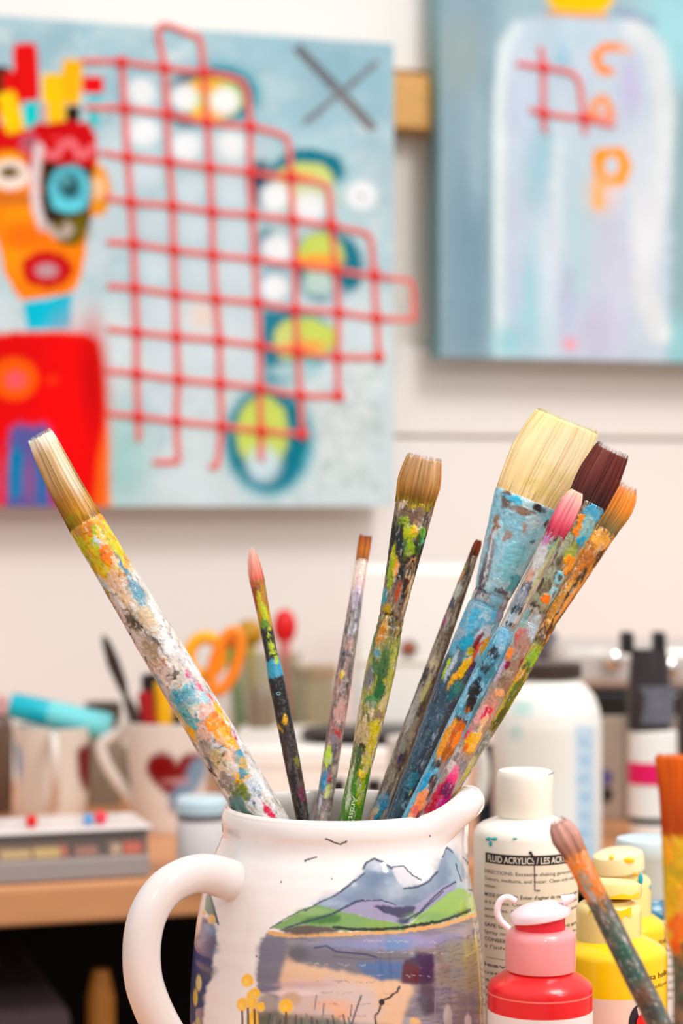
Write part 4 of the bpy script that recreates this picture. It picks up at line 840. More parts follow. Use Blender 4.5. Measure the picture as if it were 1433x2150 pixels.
#@@BRUSH
# ------------------------------------------------------------------ paint brushes
def smooth_arr(y, k):
    k = int(k)//2*2+1
    return y if k < 3 else np.convolve(np.pad(y, k//2, mode='edge'), np.ones(k)/k, 'valid')
class Spin:
    """a brush laid along a line in space: A is the top of its ferrule, B lies L further down; t counts from A"""
    def __init__(s, A, B, prof, cen=None, flat=None):
        s.PA, s.PB = P(*A), P(*B); du, dv = B[0]-A[0], B[1]-A[1]; s.L = math.hypot(du, dv); s.u = (du/s.L, dv/s.L)
        s.Xd = np.array((s.u[1], 0, s.u[0])); s.Yd = np.array((0, -1, 0.)); s.A = A
        T = np.array([p[0] for p in prof], float); s.tt = np.arange(T[0], T[-1]+1, 1.0)
        s.aa = np.interp(s.tt, T, [p[1] for p in prof]); cen = cen or [(T[0], 0), (T[-1], 0)]
        s.cc = smooth_arr(np.interp(s.tt, [c[0] for c in cen], [c[1] for c in cen]), 31)
        fl = flat or [(T[0], 1), (T[-1], 1)]
        s.ff = smooth_arr(np.interp(s.tt, [c[0] for c in fl], [c[1] for c in fl]), 15)
        k = 9; sm = smooth_arr(s.aa, k); s.aa = sm
    def loc(s, u, v):                                  # a row/column of the photograph in brush coordinates (t, w)
        du, dv = u-s.A[0], v-s.A[1]; return (du*s.u[0]+dv*s.u[1], du*s.u[1]-dv*s.u[0])
    def pos(s, t, psi, da=0, fac=1):
        a = np.interp(t, s.tt, s.aa)*fac+da; b = np.interp(t, s.tt, s.aa*s.ff)*fac+da; c = np.interp(t, s.tt, s.cc)
        pa, pb = np.array(s.PA), np.array(s.PB); k = (t/s.L)[..., None]; C = pa*(1-k)+pb*k; m = (C[..., 1]/F)[..., None]
        return C+m*((c+a*np.sin(psi))[..., None]*s.Xd+(b*np.cos(psi))[..., None]*s.Yd)
    def grime(s, R):
        if getattr(R, 'done', 0): return
        R.done = 1; X, Y = R.X, R.Y
        wx = X+9*(fbm(X, Y/1.6, 13, 401)-.5)+5*(fbm(X, Y/1.3, 5, 431)-.5); wy = Y+20*(fbm(X, Y/1.6, 16, 421)-.5)+8*(fbm(X, Y, 5, 441)-.5)
        G = s.gr; wx = X+(wx-X)*(.4+.6*G); wy = Y+(wy-Y)*(.4+.6*G)
        C0 = R.at(wx, wy); H0 = R.at(wx, wy, R.H)
        # dragged paint: colour carried along the handle
        Cs = sum(R.at(wx, wy+d) for d in (-14, -7, 7, 14))/4; g = sst(.46, .62, fbm(X, Y/4, 9, 451, 4))[..., None]*.62*G; C0 = C0*(1-g)+Cs*g
        a = fbm(X, Y/2.2, 7, 461, 4); b = fbm(X, Y, 3.2, 471, 2)
        C0 = C0*(1+.40*(a-.5)*(.5+.5*G)+.26*(b-.5)*G)[..., None]
        lum = C0.mean(-1, keepdims=True); k = sst(.62, .74, fbm(X, Y/1.4, 11, 481, 4))[..., None]*.5*G; C0 = C0*(1-k)+np.clip(lum*1.25+.03, 0, .8)*k
        k = sst(.66, .72, fbm(X, Y/1.8, 6, 491, 4))[..., None]*.6*G; C0 = C0*(1-k)+C0*.28*k
        k = sst(.665, .73, fbm(X, Y/2.4, 5, 511, 4))[..., None]*.5*G; C0 = C0*(1-k)+np.array([.78, .74, .70])*k
        C0 = np.clip(C0, 0, 1); mn = C0.mean(-1, keepdims=True); C0 = np.clip(mn+(C0-mn)*1.12, 0, 1)**1.14; R.C = C0; R.H = H0+1.1*(fbm(X, Y, 8, 501, 4)-.5)
    def part(s, name, t0, t1, ras, mt, parent, step=2.0, hmul=1.0, t_fine=1e9, edge=0):
        """ras columns: unrolled half turn, rows: t"""
        s.grime(ras)
        n = max(3, int((min(t1, t_fine)-t0)/step)+1); t = np.linspace(t0, min(t1, t_fine), n)
        if t1 > t_fine: t = np.concatenate([t, np.linspace(t_fine, t1, max(3, int((t1-t_fine)/14)))[1:]])
        amax = np.interp(t, s.tt, s.aa).max(); nc = max(24, int(2*math.pi*amax*.8/step)//2*2)
        psi = -np.pi+np.arange(nc)*2*np.pi/nc; TT, PS = np.meshgrid(t, psi, indexing='ij')
        pm = np.where(np.abs(PS) > np.pi/2, np.sign(PS)*np.pi-PS, PS)
        C = ras.at(pm*RN, TT); H = ras.at(pm*RN, TT, ras.H)*hmul
        V = s.pos(TT, PS, H)
        Q = grid_faces(len(t), nc, True, flip=True).tolist()
        me = mesh_np(V, Q, C, [list(range(nc)), [(len(t)-1)*nc+i for i in range(nc)][::-1]])
        return link(name, me, parent, mt)
    def tuft(s, t0, ras, mt, parent, hairs=260, hair_w=.55, jag=4, seed=1, over=6, splay=.06, core_in=4):
        """bristles: a ridged core with ragged ends and many single hairs over it; t0 is negative"""
        rg = np.random.RandomState(seed); amax = s.aa[:int(-t0)+1].max(); nc = int(max(40, 2*math.pi*amax*.62)); nr = 46
        psi = -np.pi+np.arange(nc)*2*np.pi/nc
        x = np.cumsum(rg.randn(nc)); end = t0+core_in+jag*np.abs(smooth_arr(rg.randn(nc), 3))
        V = []; C = []
        rid = smooth_arr(rg.randn(nc), 3)
        for i in range(nr):
            k = i/(nr-1); t = end*(1-k)+14*k
            pm = np.where(np.abs(psi) > np.pi/2, np.sign(psi)*np.pi-psi, psi)
            V.append(s.pos(t, psi, rid*.7*(1-.5*k))); C.append(ras.at(pm*RN, t))
        # close the top
        top = []
        for f in (.66, .33, .02):
            a = np.interp(end, s.tt, s.aa)
            tt = end+rg.rand(nc)*2; c0 = s.pos(tt, psi, 0, f); V.insert(0, c0); pm = np.where(np.abs(psi) > np.pi/2, np.sign(psi)*np.pi-psi, psi); C.insert(0, ras.at(pm*RN*f, tt))
        n0 = len(V)*nc; V = np.concatenate(V); C = np.concatenate(C); Q = grid_faces(nr+3, nc, True, flip=True)
        HV, HC, HQ = [], [], []; base_ = len(V)
        for h in range(hairs):
            p0 = rg.uniform(-np.pi, np.pi); rr = rg.uniform(.72, 1.0); ln = rg.uniform(.55, 1.0); te = (t0+over*rg.uniform(-.9, 1.4))*1.0; ts = te*(1-ln)*rg.uniform(.0, 1.0) if rg.rand() < .5 else 6
            dps = rg.randn()*splay; ks = np.linspace(0, 1, 7); t = ts+(te-ts)*ks
            a = np.interp(t, s.tt, s.aa); ps = p0+dps*ks; off = -a*(1-rr)*.25+rg.uniform(.1, .9)
            hw = hair_w*rg.uniform(.6, 1.3)*(1-.75*ks); tone = rg.uniform(.72, 1.22)
            c = s.pos(t, ps, off); m = c[:, 1:2]/F; pm = np.where(np.abs(ps) > np.pi/2, np.sign(ps)*np.pi-ps, ps)
            cl = np.clip(ras.at(pm*RN, t)*tone, 0, 1)
            for j, (sx, sy) in enumerate(((-1, 0), (0, 1), (1, 0))):
                HV.append(c+m*hw[:, None]*(sx*s.Xd+sy*.8*(np.cos(ps)[:, None]*s.Yd+np.sin(ps)[:, None]*s.Xd))); HC.append(cl)
            b0 = base_+h*21
            for i in range(6):
                for j in range(3):
                    j2 = (j+1) % 3; HQ.append([b0+j*7+i, b0+j2*7+i, b0+j2*7+i+1, b0+j*7+i+1])
        V = np.concatenate([V]+HV); C = np.concatenate([C]+HC); Q = np.concatenate([Q, np.array(HQ)])
        me = mesh_np(V, Q, C, [[i for i in range(nc)]])
        return link('bristles', me, parent, mt)
RN = 40.0                                               # unrolled scale: w*RN along psi
def raster(sp, t0, t1, base_, step=1.3): 
    return Ras(-math.pi/2*RN, t0, math.pi/2*RN, t1, step, base_)
def add(R, sp, u, v, rx, rt, col, **kw):
    """a paint blotch given at its place in the photograph"""
    t, w_ = sp.loc(u, v); w_ -= np.interp(t, sp.tt, sp.cc); a = np.interp(t, sp.tt, sp.aa); ps = math.asin(max(-.97, min(.97, w_/a)))
    R.blob(ps*RN, t, rx*RN/a, rt, col, **kw)
def bristle_ras(t0, stops, streak=.22, dark=None, seed=0, w=2.6):
    R = Ras(-math.pi/2*RN, t0-12, math.pi/2*RN, 16, 1.5, (255, 255, 255)); T = np.array([p[0] for p in stops], float)
    C = np.array([lin(p[1]) for p in stops]); wob = (fbm(R.X, R.Y/6, 8, seed+3)-.5)*20
    for k in range(3): R.C[..., k] = np.interp(R.Y+wob, T, C[:, k])
    f = .6*vn(R.X, R.Y/40, w, seed+11)+.4*vn(R.X, R.Y/25, w*2.7, seed+12); R.C *= (1+streak*2*(f-.5)*1.6)[..., None]
    if dark is not None:
        g = sst(.60, .74, vn(R.X, R.Y/34, w*1.6, seed+15)*.7+.3*vn(R.X, R.Y/20, w*4, seed+16)); R.C = R.C*(1-g[..., None]*.6)+lin(dark)*g[..., None]*.6
    R.C = np.clip(R.C, 0, 1); return R
def finish(sp, name, label, tend_z, R, Rb, tf, tip, hairs=260, tuftkw=None, metal=True, hmul=1.0, group='paintbrushes in the pitcher', foot=None, tend=None, step=1.5, gr=1.0):
    sp.gr = gr
    # how far down the handle reaches inside the pitcher
    dz = (sp.PB.z-sp.PA.z)/sp.L; te = tend or (tend_z-sp.PA.z)/dz
    rt = np.array([te-30, te-8, te]); 
    if te > sp.tt[-1]:
        ex = np.arange(sp.tt[-1]+1, te+2); l = sp.aa[-1]; 
        sp.aa = np.concatenate([sp.aa, l*(1-.35*(ex-ex[0])/(ex[-1]-ex[0]))]); sp.cc = np.concatenate([sp.cc, ex*0+sp.cc[-1]]); sp.ff = np.concatenate([sp.ff, ex*0+sp.ff[-1]]); sp.tt = np.concatenate([sp.tt, ex])
    sp.aa = sp.aa*np.where(sp.tt > te-8, np.sqrt(np.clip((te+1-sp.tt)/9, .05, 1)), 1)
    t = thing(name, label, 'paintbrush', sp.PA.lerp(sp.PB, te/sp.L), group)
    sp.tuft(tip, Rb, M_HAIR, t, hairs=hairs, **(tuftkw or {}))
    if tf: sp.part('ferrule', 0, tf, R, M_PAINTMETAL if metal else M_PAINT, t, hmul=hmul, step=step)
    h = sp.part('handle', tf if tf else 0, te, R, M_PAINT, t, hmul=hmul, t_fine=sp.L+40, step=step)
    settle(t); return t
CREAM, GREY, TAUPE = (226, 214, 200), (150, 144, 138), (128, 112, 96)

# 1: big round brush leaning left
sp = Spin((179, 1097, .800), (548, 1711, .800), [(-214, 25), (-200, 28), (-185, 30), (-110, 34), (-20, 36), (0, 35), (1.5, 37.5), (60, 38), (100, 38), (250, 41), (400, 44), (560, 46), (716, 46), (760, 45)], cen=[(-214, 13), (-100, 3), (0, 0), (760, 0)])
R = raster(sp, -5, 1500, (222, 212, 200)); R.vary(.08, 14, 1.4); A_ = lambda *a, **k: add(R, sp, *a, **k)
R.mottle([(212, 196, 178), (232, 226, 222), (206, 200, 198)], 30, .52, h=.7)
R.mottle([(196, 182, 160), (236, 232, 228)], 12, .60, h=.5)
rg = random.Random(7)
R.mottle([(206, 190, 40), (220, 200, 60)], 26, .40, -10, 125, 20, h=.4); R.mottle([(180, 196, 30), (232, 160, 20)], 16, .56, -10, 130, 15, h=.4)
A_(165, 1120, 16, 20, (206, 150, 30), rough=3); A_(190, 1108, 12, 16, (214, 140, 60), rough=3); A_(172, 1140, 16, 20, (190, 190, 30), rough=5); A_(203, 1115, 7, 14, (160, 190, 20), rough=3); A_(190, 1180, 12, 26, (170, 186, 30), rough=6)
A_(214, 1140, 8, 20, (205, 214, 220), rough=3, h=.8); A_(222, 1135, 6, 26, (246, 186, 10), rough=2); A_(186, 1178, 10, 12, (232, 212, 200), rough=3); A_(204, 1205, 4, 26, (176, 206, 208), rough=2)
A_(231, 1165, 17, 27, (240, 138, 12), rough=1.5, h=1.6); A_(205, 1200, 10, 20, (200, 170, 20), rough=5); A_(220, 1228, 14, 22, (198, 208, 208), rough=4, h=.6); A_(250, 1180, 8, 20, (236, 210, 180), rough=4)
A_(246, 1218, 14, 24, (226, 190, 160), rough=6); A_(262, 1205, 10, 16, (190, 130, 60), rough=5, dry=.5); A_(268, 1200, 4, 50, (96, 134, 152), rough=3); A_(290, 1232, 9, 34, (112, 150, 166), rough=5); A_(300, 1262, 6, 24, (100, 160, 178), rough=4)
A_(232, 1250, 12, 12, (160, 150, 16), rough=5); A_(222, 1240, 10, 7, (64, 60, 50), rough=4, dry=.45)
A_(262, 1270, 22, 36, (228, 202, 172), rough=7); A_(250, 1262, 12, 20, (222, 222, 220), rough=5, h=1); A_(245, 1290, 10, 34, (58, 44, 40), rough=5, dry=.42); A_(258, 1285, 12, 22, (214, 206, 204), rough=5, h=1.2)
A_(282, 1300, 18, 24, (108, 104, 92), rough=7, dry=.40); A_(290, 1310, 10, 16, (80, 76, 68), rough=5, dry=.45); A_(313, 1300, 18, 26, (206, 186, 158), rough=6, h=1.6); A_(330, 1290, 8, 30, (234, 230, 230), rough=4, h=1.4)
A_(268, 1325, 11, 8, (190, 214, 216), rough=3, h=1); A_(262, 1338, 14, 7, (40, 34, 34), rough=4, dry=.4); A_(290, 1350, 22, 16, (214, 206, 202), rough=5, h=1.4); A_(283, 1372, 6, 26, (44, 36, 34), rough=3, ang=20); A_(302, 1372, 5, 24, (54, 46, 44), rough=3); A_(295, 1365, 8, 24, (222, 214, 212), rough=3, h=1.2)
A_(325, 1355, 16, 26, (170, 150, 124), rough=6); A_(338, 1385, 20, 16, (206, 172, 140), rough=5, dry=.4, h=1); A_(348, 1392, 10, 12, (158, 84, 62), rough=4, dry=.45); A_(355, 1350, 12, 34, (236, 230, 228), rough=4, h=1)
A_(316, 1330, 2.2, 60, (70, 62, 58), ang=-12, rough=3, soft=.5)
A_(350, 1410, 24, 18, (216, 200, 192), rough=6); A_(362, 1418, 14, 13, (52, 46, 42), rough=6, dry=.45); A_(365, 1408, 10, 8, (120, 112, 100), rough=5, dry=.4); A_(333, 1425, 12, 16, (140, 176, 192), rough=5, dry=.4)
A_(396, 1412, 5, 9, (222, 34, 104), rough=2); A_(404, 1420, 5, 7, (130, 190, 210), rough=2); A_(420, 1438, 7, 16, (226, 60, 110), rough=4, dry=.35); A_(410, 1440, 10, 12, (232, 170, 190), rough=4, dry=.4); A_(440, 1470, 8, 26, (238, 100, 90), rough=5, dry=.42); A_(404, 1395, 10, 20, (238, 234, 230), rough=4)
A_(395, 1465, 30, 30, (126, 186, 200), rough=9, h=.9); A_(380, 1470, 16, 22, (86, 166, 188), rough=6); A_(400, 1500, 22, 22, (106, 176, 184), rough=7, h=.8); A_(425, 1460, 18, 16, (176, 206, 216), rough=6, dry=.4); A_(410, 1485, 16, 14, (214, 210, 196), rough=6, dry=.45)
A_(440, 1490, 18, 26, (232, 190, 176), rough=6); A_(432, 1530, 16, 24, (224, 184, 168), rough=6); A_(441, 1508, 6, 6, (70, 160, 184), rough=2); A_(402, 1535, 14, 20, (236, 186, 20), rough=4, h=.8); A_(378, 1500, 7, 12, (206, 186, 40), rough=4)
A_(462, 1490, 10, 26, (250, 186, 60), rough=5); A_(466, 1530, 22, 42, (252, 160, 10), rough=4, h=1.4); A_(460, 1508, 12, 22, (244, 122, 10), rough=4, dry=.35); A_(484, 1552, 14, 28, (253, 176, 8), rough=3, h=1.2); A_(492, 1540, 5, 14, (186, 60, 110), rough=3, dry=.4)
A_(430, 1556, 20, 14, (150, 144, 140), rough=7); A_(460, 1563, 7, 8, (24, 116, 136), rough=3); A_(452, 1585, 22, 18, (206, 186, 140), rough=6, h=1); A_(470, 1590, 14, 14, (120, 104, 60), rough=5, dry=.45); A_(486, 1585, 12, 8, (240, 170, 130), rough=4)
A_(440, 1600, 10, 18, (52, 96, 130), rough=5, dry=.35); A_(452, 1615, 14, 8, (60, 52, 54), rough=4, dry=.4); A_(470, 1605, 20, 14, (222, 206, 180), rough=5); A_(505, 1585, 12, 18, (92, 156, 180), rough=4); A_(512, 1600, 12, 12, (240, 180, 30), rough=4)
A_(507, 1630, 22, 20, (236, 172, 20), rough=5, h=1); A_(512, 1615, 12, 12, (66, 142, 160), rough=5, dry=.35); A_(478, 1635, 20, 20, (160, 148, 142), rough=6); A_(508, 1660, 18, 20, (120, 132, 40), rough=6); A_(490, 1655, 14, 14, (84, 110, 50), rough=5, dry=.4)
A_(535, 1650, 16, 26, (206, 212, 218), rough=6, dry=.3); A_(533, 1665, 12, 20, (74, 130, 160), rough=5, dry=.48); A_(500, 1690, 20, 24, (110, 140, 136), rough=7); A_(520, 1700, 14, 14, (70, 110, 80), rough=5, dry=.4); A_(556, 1690, 12, 34, (232, 226, 226), rough=5); A_(568, 1700, 7, 30, (214, 30, 84), ang=-6, rough=2)
R.speck((50, 46, 44), 60, 1.6, rg, (-60, 60, 60, 740), .8); R.speck((236, 232, 230), 60, 2.0, rg, (-60, 100, 60, 740), .8)
sp.loc(0, 0)
Rb = bristle_ras(-214, [(-214, (250, 240, 222)), (-190, (246, 232, 208)), (-165, (216, 182, 134)), (-110, (196, 158, 104)), (-60, (178, 124, 46)), (-25, (190, 128, 20)), (0, (184, 128, 16))], .34, (96, 62, 30), 3)
b_ = Rb; b_.blob(30, -120, 14, 120, (236, 222, 196), soft=.7, alpha=.8); b_.blob(-24, -14, 22, 16, (140, 150, 20), soft=.6, rough=6, alpha=.7); b_.blob(24, -24, 20, 30, (206, 140, 16), soft=.6, rough=8, alpha=.6)
finish(sp, 'paintbrush', 'thick paint-crusted round brush with worn tan bristles, leaning far left in the pitcher', .100, R, Rb, 0, -206, 420, dict(jag=3, seed=2, over=4), hmul=1.0)

# 2: pink-tipped black-handled brush
sp = Spin((539, 1217, .825), (637, 1722, .81), [(-71, .8), (-66, 3.5), (-58, 7), (-42, 11.5), (-25, 14), (-8, 15.2), (0, 15), (1, 15.8), (60, 14.2), (120, 13.2), (163, 13), (166, 14.2), (172, 13.6), (178, 15), (212, 17), (400, 16.5), (514, 14.5), (540, 14)], cen=[(-71, 2), (-20, 0), (0, 0), (540, 0)])
R = raster(sp, -5, 1300, (30, 24, 24)); A_ = lambda *a, **k: add(R, sp, *a, **k)
R.rect(0, 48, 70, 60, (158, 108, 30), soft=3, rnd=.1); R.mottle([(196, 160, 20), (170, 90, 30), (150, 130, 30)], 18, .5, 0, 100, 8, stretch=2.5)
A_(536, 1235, 12, 14, (150, 100, 50), rough=3); A_(534, 1255, 8, 22, (166, 76, 30), rough=4); A_(548, 1270, 7, 34, (196, 186, 20), rough=3); A_(556, 1290, 7, 24, (190, 196, 30), rough=3); A_(545, 1300, 9, 20, (196, 150, 20), rough=4); A_(552, 1245, 5, 26, (182, 130, 20), rough=3)
A_(555, 1315, 12, 14, (110, 146, 50), rough=4); A_(562, 1350, 18, 34, (34, 36, 20), rough=3); 
for u, v, r in ((567, 1338, 7), (570, 1356, 8), (574, 1372, 9), (566, 1322, 6)): A_(u, v, r, r*.8, (176, 190, 36), rough=4, dry=.35, h=.8)
R.stroke([(-70, 165), (70, 165)], 3, (26, 20, 16), soft=1.5); R.rect(0, 192, 90, 19, (74, 158, 184), soft=1.5, rnd=.1); A_(583, 1388, 7, 10, (170, 190, 50), rough=4); A_(590, 1400, 6, 20, (40, 160, 196), rough=3)
R.mottle([(84, 66, 62), (60, 46, 48), (110, 92, 84)], 12, .56, 320, 1300, 60, dry=0) if False else R.mottle([(88, 70, 66), (64, 48, 48), (106, 90, 84)], 12, .55, 350, 1300, 60, h=.3)
A_(599, 1512, 8, 8, (226, 176, 20), rough=4, dry=.3, h=1); A_(589, 1530, 6, 7, (196, 150, 20), rough=4, dry=.35, h=.7); A_(624, 1598, 6, 12, (146, 140, 40), rough=4, dry=.35); A_(634, 1665, 8, 16, (130, 60, 90), rough=4, dry=.35); A_(616, 1640, 6, 20, (24, 18, 18), rough=4); A_(650, 1705, 3, 16, (110, 160, 186), rough=2)
R.speck((150, 130, 110), 50, 1.3, rg, (-60, 300, 60, 520), .8); R.speck((120, 90, 90), 60, 1.8, rg, (-60, 380, 60, 520), .8)
Rb = bristle_ras(-71, [(-71, (252, 220, 200)), (-55, (246, 176, 158)), (-30, (242, 158, 140)), (-8, (226, 120, 96)), (2, (190, 90, 50))], .14, (200, 100, 86), 8, 4)
Rb.blob(-56, -50, 16, 60, (252, 214, 198), soft=.6, alpha=.7)
t = finish(sp, 'paintbrush', 'slim black brush with a pointed pale pink tip and turquoise band', .092, R, Rb, 165, -71, 90, dict(jag=1, seed=5, over=0, core_in=0, splay=.02, hair_w=.45), metal=False, gr=.3)
# the small pale ring printed on the black handle
mb = MB(); pts = []
for k in range(20):
    a = 2*math.pi*k/20; tq, wq = sp.loc(585+4*math.cos(a), 1457+2.6*math.sin(a)); ps = math.asin((wq)/np.interp(tq, sp.tt, sp.aa)); pts.append(tuple(sp.pos(np.array([tq]), np.array([ps]), .3)[0]))
mb.tube(pts, .00012, 6, closed=True); o = mb.build('printed_ring', mat('aqua_print', (120, 200, 196), rough=.5), t); o.matrix_parent_inverse = Matrix.Translation(-t.location)

# 3: small orange-brown flat tip, grey mottled handle
sp = Spin((760, 1173, .866), (677, 1710, .826), [(-55, 11), (-50, 13), (-20, 13.2), (0, 12), (2, 12.4), (70, 13.5), (143, 15), (275, 17), (380, 17), (543, 16.5), (560, 16.5)], flat=[(-55, .5), (0, .6), (140, 1), (560, 1)])
R = raster(sp, -5, 1300, (176, 158, 150)); A_ = lambda *a, **k: add(R, sp, *a, **k); R.vary(.12, 16, 2)
R.rect(0, 30, 90, 44, (240, 220, 206), soft=14, rnd=.1); A_(757, 1225, 14, 20, (240, 200, 196), rough=4); A_(750, 1260, 14, 30, (206, 190, 206), rough=5); A_(752, 1268, 8, 24, (160, 150, 160), rough=5); A_(745, 1300, 14, 24, (150, 148, 156), rough=6); A_(738, 1330, 14, 16, (196, 206, 222), rough=4); A_(746, 1335, 6, 6, (106, 96, 40), rough=3)
R.mottle([(150, 134, 120), (196, 176, 160), (132, 120, 118)], 16, .55, 130, 1300, 30, h=.4); R.mottle([(206, 150, 146), (190, 130, 120)], 14, .54, 240, 400, 30, h=.4); R.mottle([(110, 98, 92), (90, 84, 84)], 10, .60, 100, 1300, 30)
A_(717, 1424, 5, 8, (226, 196, 40), rough=2, h=.7); A_(731, 1362, 8, 12, (196, 156, 144), rough=3); A_(722, 1376, 7, 6, (50, 56, 80), rough=3, dry=.35); A_(712, 1500, 14, 26, (206, 160, 152), rough=6); A_(708, 1543, 7, 10, (200, 60, 54), rough=4, dry=.3); A_(698, 1556, 10, 14, (150, 130, 140), rough=4)
A_(686, 1592, 10, 22, (200, 222, 90), rough=4, h=.5); A_(679, 1640, 12, 20, (76, 150, 184), rough=5, h=.4); A_(692, 1630, 4, 12, (196, 50, 60), rough=3); A_(687, 1665, 7, 16, (206, 206, 130), rough=4); A_(677, 1690, 14, 14, (150, 130, 130), rough=5); A_(672, 1680, 4, 14, (220, 220, 230), rough=2)
Rb = bristle_ras(-55, [(-55, (120, 56, 16)), (-44, (176, 84, 14)), (-20, (206, 116, 20)), (0, (170, 100, 50))], .2, (110, 60, 20), 12, 4)
finish(sp, 'paintbrush', 'slim grey-mottled brush with a small square orange-brown tip', .014, R, Rb, 135, -53, 90, dict(jag=2, seed=6, over=2, core_in=2, splay=.02))

# 4: flat tan bristles, green handle
sp = Spin((871, 1055, .787), (735, 1715, .792), [(-102, 34), (-98, 36), (-60, 43.5), (-38, 45.5), (-12, 42), (0, 40), (1.5, 41), (60, 38), (125, 33), (180, 29.5), (238, 26.5), (242, 24.8), (247, 27), (256, 27), (260, 25), (266, 27.5), (276, 27), (280, 26), (284, 28), (300, 29), (360, 31), (440, 28.5), (520, 24.5), (570, 22.5), (674, 24), (700, 24)], flat=[(-102, .22), (-30, .30), (0, .30), (240, .85), (280, .9), (700, .95)])
R = raster(sp, -5, 1400, (120, 128, 70)); A_ = lambda *a, **k: add(R, sp, *a, **k)
R.rect(0, 118, 90, 126, (128, 112, 100), soft=3, rnd=.1); R.mottle([(206, 176, 140), (70, 60, 52), (150, 130, 112)], 12, .54, 0, 245, 5, stretch=2.2)
A_(845, 1052, 8, 20, (222, 190, 170), rough=2); A_(862, 1080, 22, 16, (130, 104, 86), rough=3); A_(880, 1058, 26, 8, (190, 160, 20), rough=4); A_(893, 1085, 8, 30, (86, 76, 66), rough=4); A_(838, 1100, 12, 14, (110, 130, 90), rough=4)
R.mottle([(50, 44, 34), (36, 40, 36)], 14, .46, 50, 165, 10, h=.2)
A_(848, 1095, 12, 10, (150, 180, 20), rough=5, h=1.2); A_(862, 1112, 20, 10, (190, 196, 14), rough=6, h=1.4); A_(872, 1112, 12, 6, (236, 190, 20), rough=4, h=1.4); A_(885, 1118, 10, 12, (120, 186, 60), rough=5, h=1); A_(858, 1128, 10, 12, (186, 200, 20), rough=5, h=1); A_(836, 1132, 8, 18, (40, 50, 50), rough=4); A_(888, 1132, 8, 8, (110, 190, 160), rough=4, h=.8)
A_(860, 1150, 12, 18, (150, 180, 24), rough=6, dry=.3, h=1); A_(848, 1142, 5, 12, (60, 130, 90), rough=4, dry=.3); A_(876, 1150, 8, 10, (60, 90, 40), rough=4, dry=.3); A_(825, 1170, 8, 24, (196, 190, 30), rough=4, h=.8); A_(820, 1205, 10, 30, (166, 186, 30), rough=4, h=.9); A_(830, 1195, 5, 20, (240, 170, 20), rough=3); A_(846, 1180, 12, 10, (50, 40, 28), rough=4, dry=.35)
A_(862, 1205, 10, 40, (206, 160, 110), rough=4, dry=.40); A_(850, 1230, 5, 40, (60, 40, 30), rough=3, dry=.3); A_(835, 1245, 4, 22, (196, 80, 30), rough=3); A_(858, 1245, 6, 44, (240, 214, 170), rough=3, dry=.4); A_(806, 1252, 8, 18, (10, 166, 176), rough=2, h=.8); A_(812, 1282, 12, 12, (186, 160, 10), rough=4, h=.7)
for tt_ in (243, 261, 280): R.stroke([(-70, tt_), (70, tt_)], 2.2, (44, 34, 28), soft=1.5, rough=1)
R.mottle([(196, 166, 110), (90, 76, 60)], 10, .52, 246, 284, 3); A_(806, 1312, 8, 14, (226, 190, 130), rough=3); A_(800, 1335, 14, 24, (220, 150, 24), rough=4, h=.9); A_(822, 1340, 10, 20, (110, 100, 70), rough=4)
R.mottle([(84, 128, 70), (150, 150, 96), (176, 170, 90)], 22, .5, 290, 440, 20, h=.3); A_(790, 1365, 8, 9, (110, 170, 186), rough=3); A_(803, 1400, 12, 44, (70, 112, 60), rough=5); A_(824, 1400, 7, 60, (176, 176, 80), rough=4); A_(774, 1420, 10, 26, (130, 130, 130), rough=5); A_(797, 1450, 12, 20, (40, 110, 60), rough=4); A_(776, 1482, 17, 24, (20, 120, 84), rough=4, h=1.0); A_(782, 1465, 12, 12, (60, 140, 80), rough=4); A_(804, 1480, 8, 30, (206, 190, 150), rough=5)
R.mottle([(206, 190, 60), (196, 180, 120), (170, 160, 40)], 16, .46, 440, 560, 15, h=.6); R.mottle([(150, 134, 110), (226, 206, 170)], 10, .56, 430, 560, 15, h=.6); A_(765, 1540, 14, 30, (196, 176, 130), rough=6); A_(785, 1540, 12, 36, (206, 190, 40), rough=5, h=.6); A_(758, 1565, 7, 12, (70, 56, 44), rough=4, dry=.35); A_(775, 1565, 10, 20, (196, 176, 60), rough=5)
R.mottle([(66, 120, 34), (84, 136, 40)], 30, .30, 565, 1400, 14); A_(748, 1590, 12, 30, (70, 110, 30), rough=4); A_(770, 1600, 8, 30, (206, 190, 50), rough=5, h=.6); A_(757, 1625, 9, 9, (244, 200, 20), rough=3, h=1); A_(738, 1625, 5, 34, (196, 196, 160), rough=3, h=.8); A_(756, 1665, 12, 26, (170, 180, 40), rough=5, dry=.35); A_(730, 1675, 6, 22, (206, 210, 180), rough=3)
Rb = bristle_ras(-100, [(-100, (246, 220, 196)), (-92, (214, 168, 122)), (-60, (196, 150, 96)), (-30, (176, 124, 56)), (-12, (130, 90, 20)), (2, (150, 130, 20))], .30, (110, 64, 34), 21)
Rb.blob(56, -50, 12, 50, (222, 150, 80), soft=.6, alpha=.7); Rb.blob(-56, -40, 12, 50, (214, 150, 60), soft=.6, alpha=.6)
t = finish(sp, 'paintbrush', 'flat tan-bristled brush, green and yellow crusted handle lettered Artist\'s, centre of the pitcher', .014, R, Rb, 284, -98, 420, dict(jag=3, seed=9, over=3))
def text_mesh(txt, bold=0.0):
    c = bpy.data.curves.new('t', 'FONT'); c.body = txt; c.size = 1; c.offset = bold; c.resolution_u = 3
    o = bpy.data.objects.new('t', c); COL.objects.link(o); dg = bpy.context.evaluated_depsgraph_get()
    me = bpy.data.meshes.new_from_object(o.evaluated_get(dg)); V = np.array([v.co[:] for v in me.vertices]); Q = [list(p.vertices) for p in me.polygons]
    bpy.data.objects.remove(o); bpy.data.curves.remove(c); bpy.data.meshes.remove(me)
    return V, Q
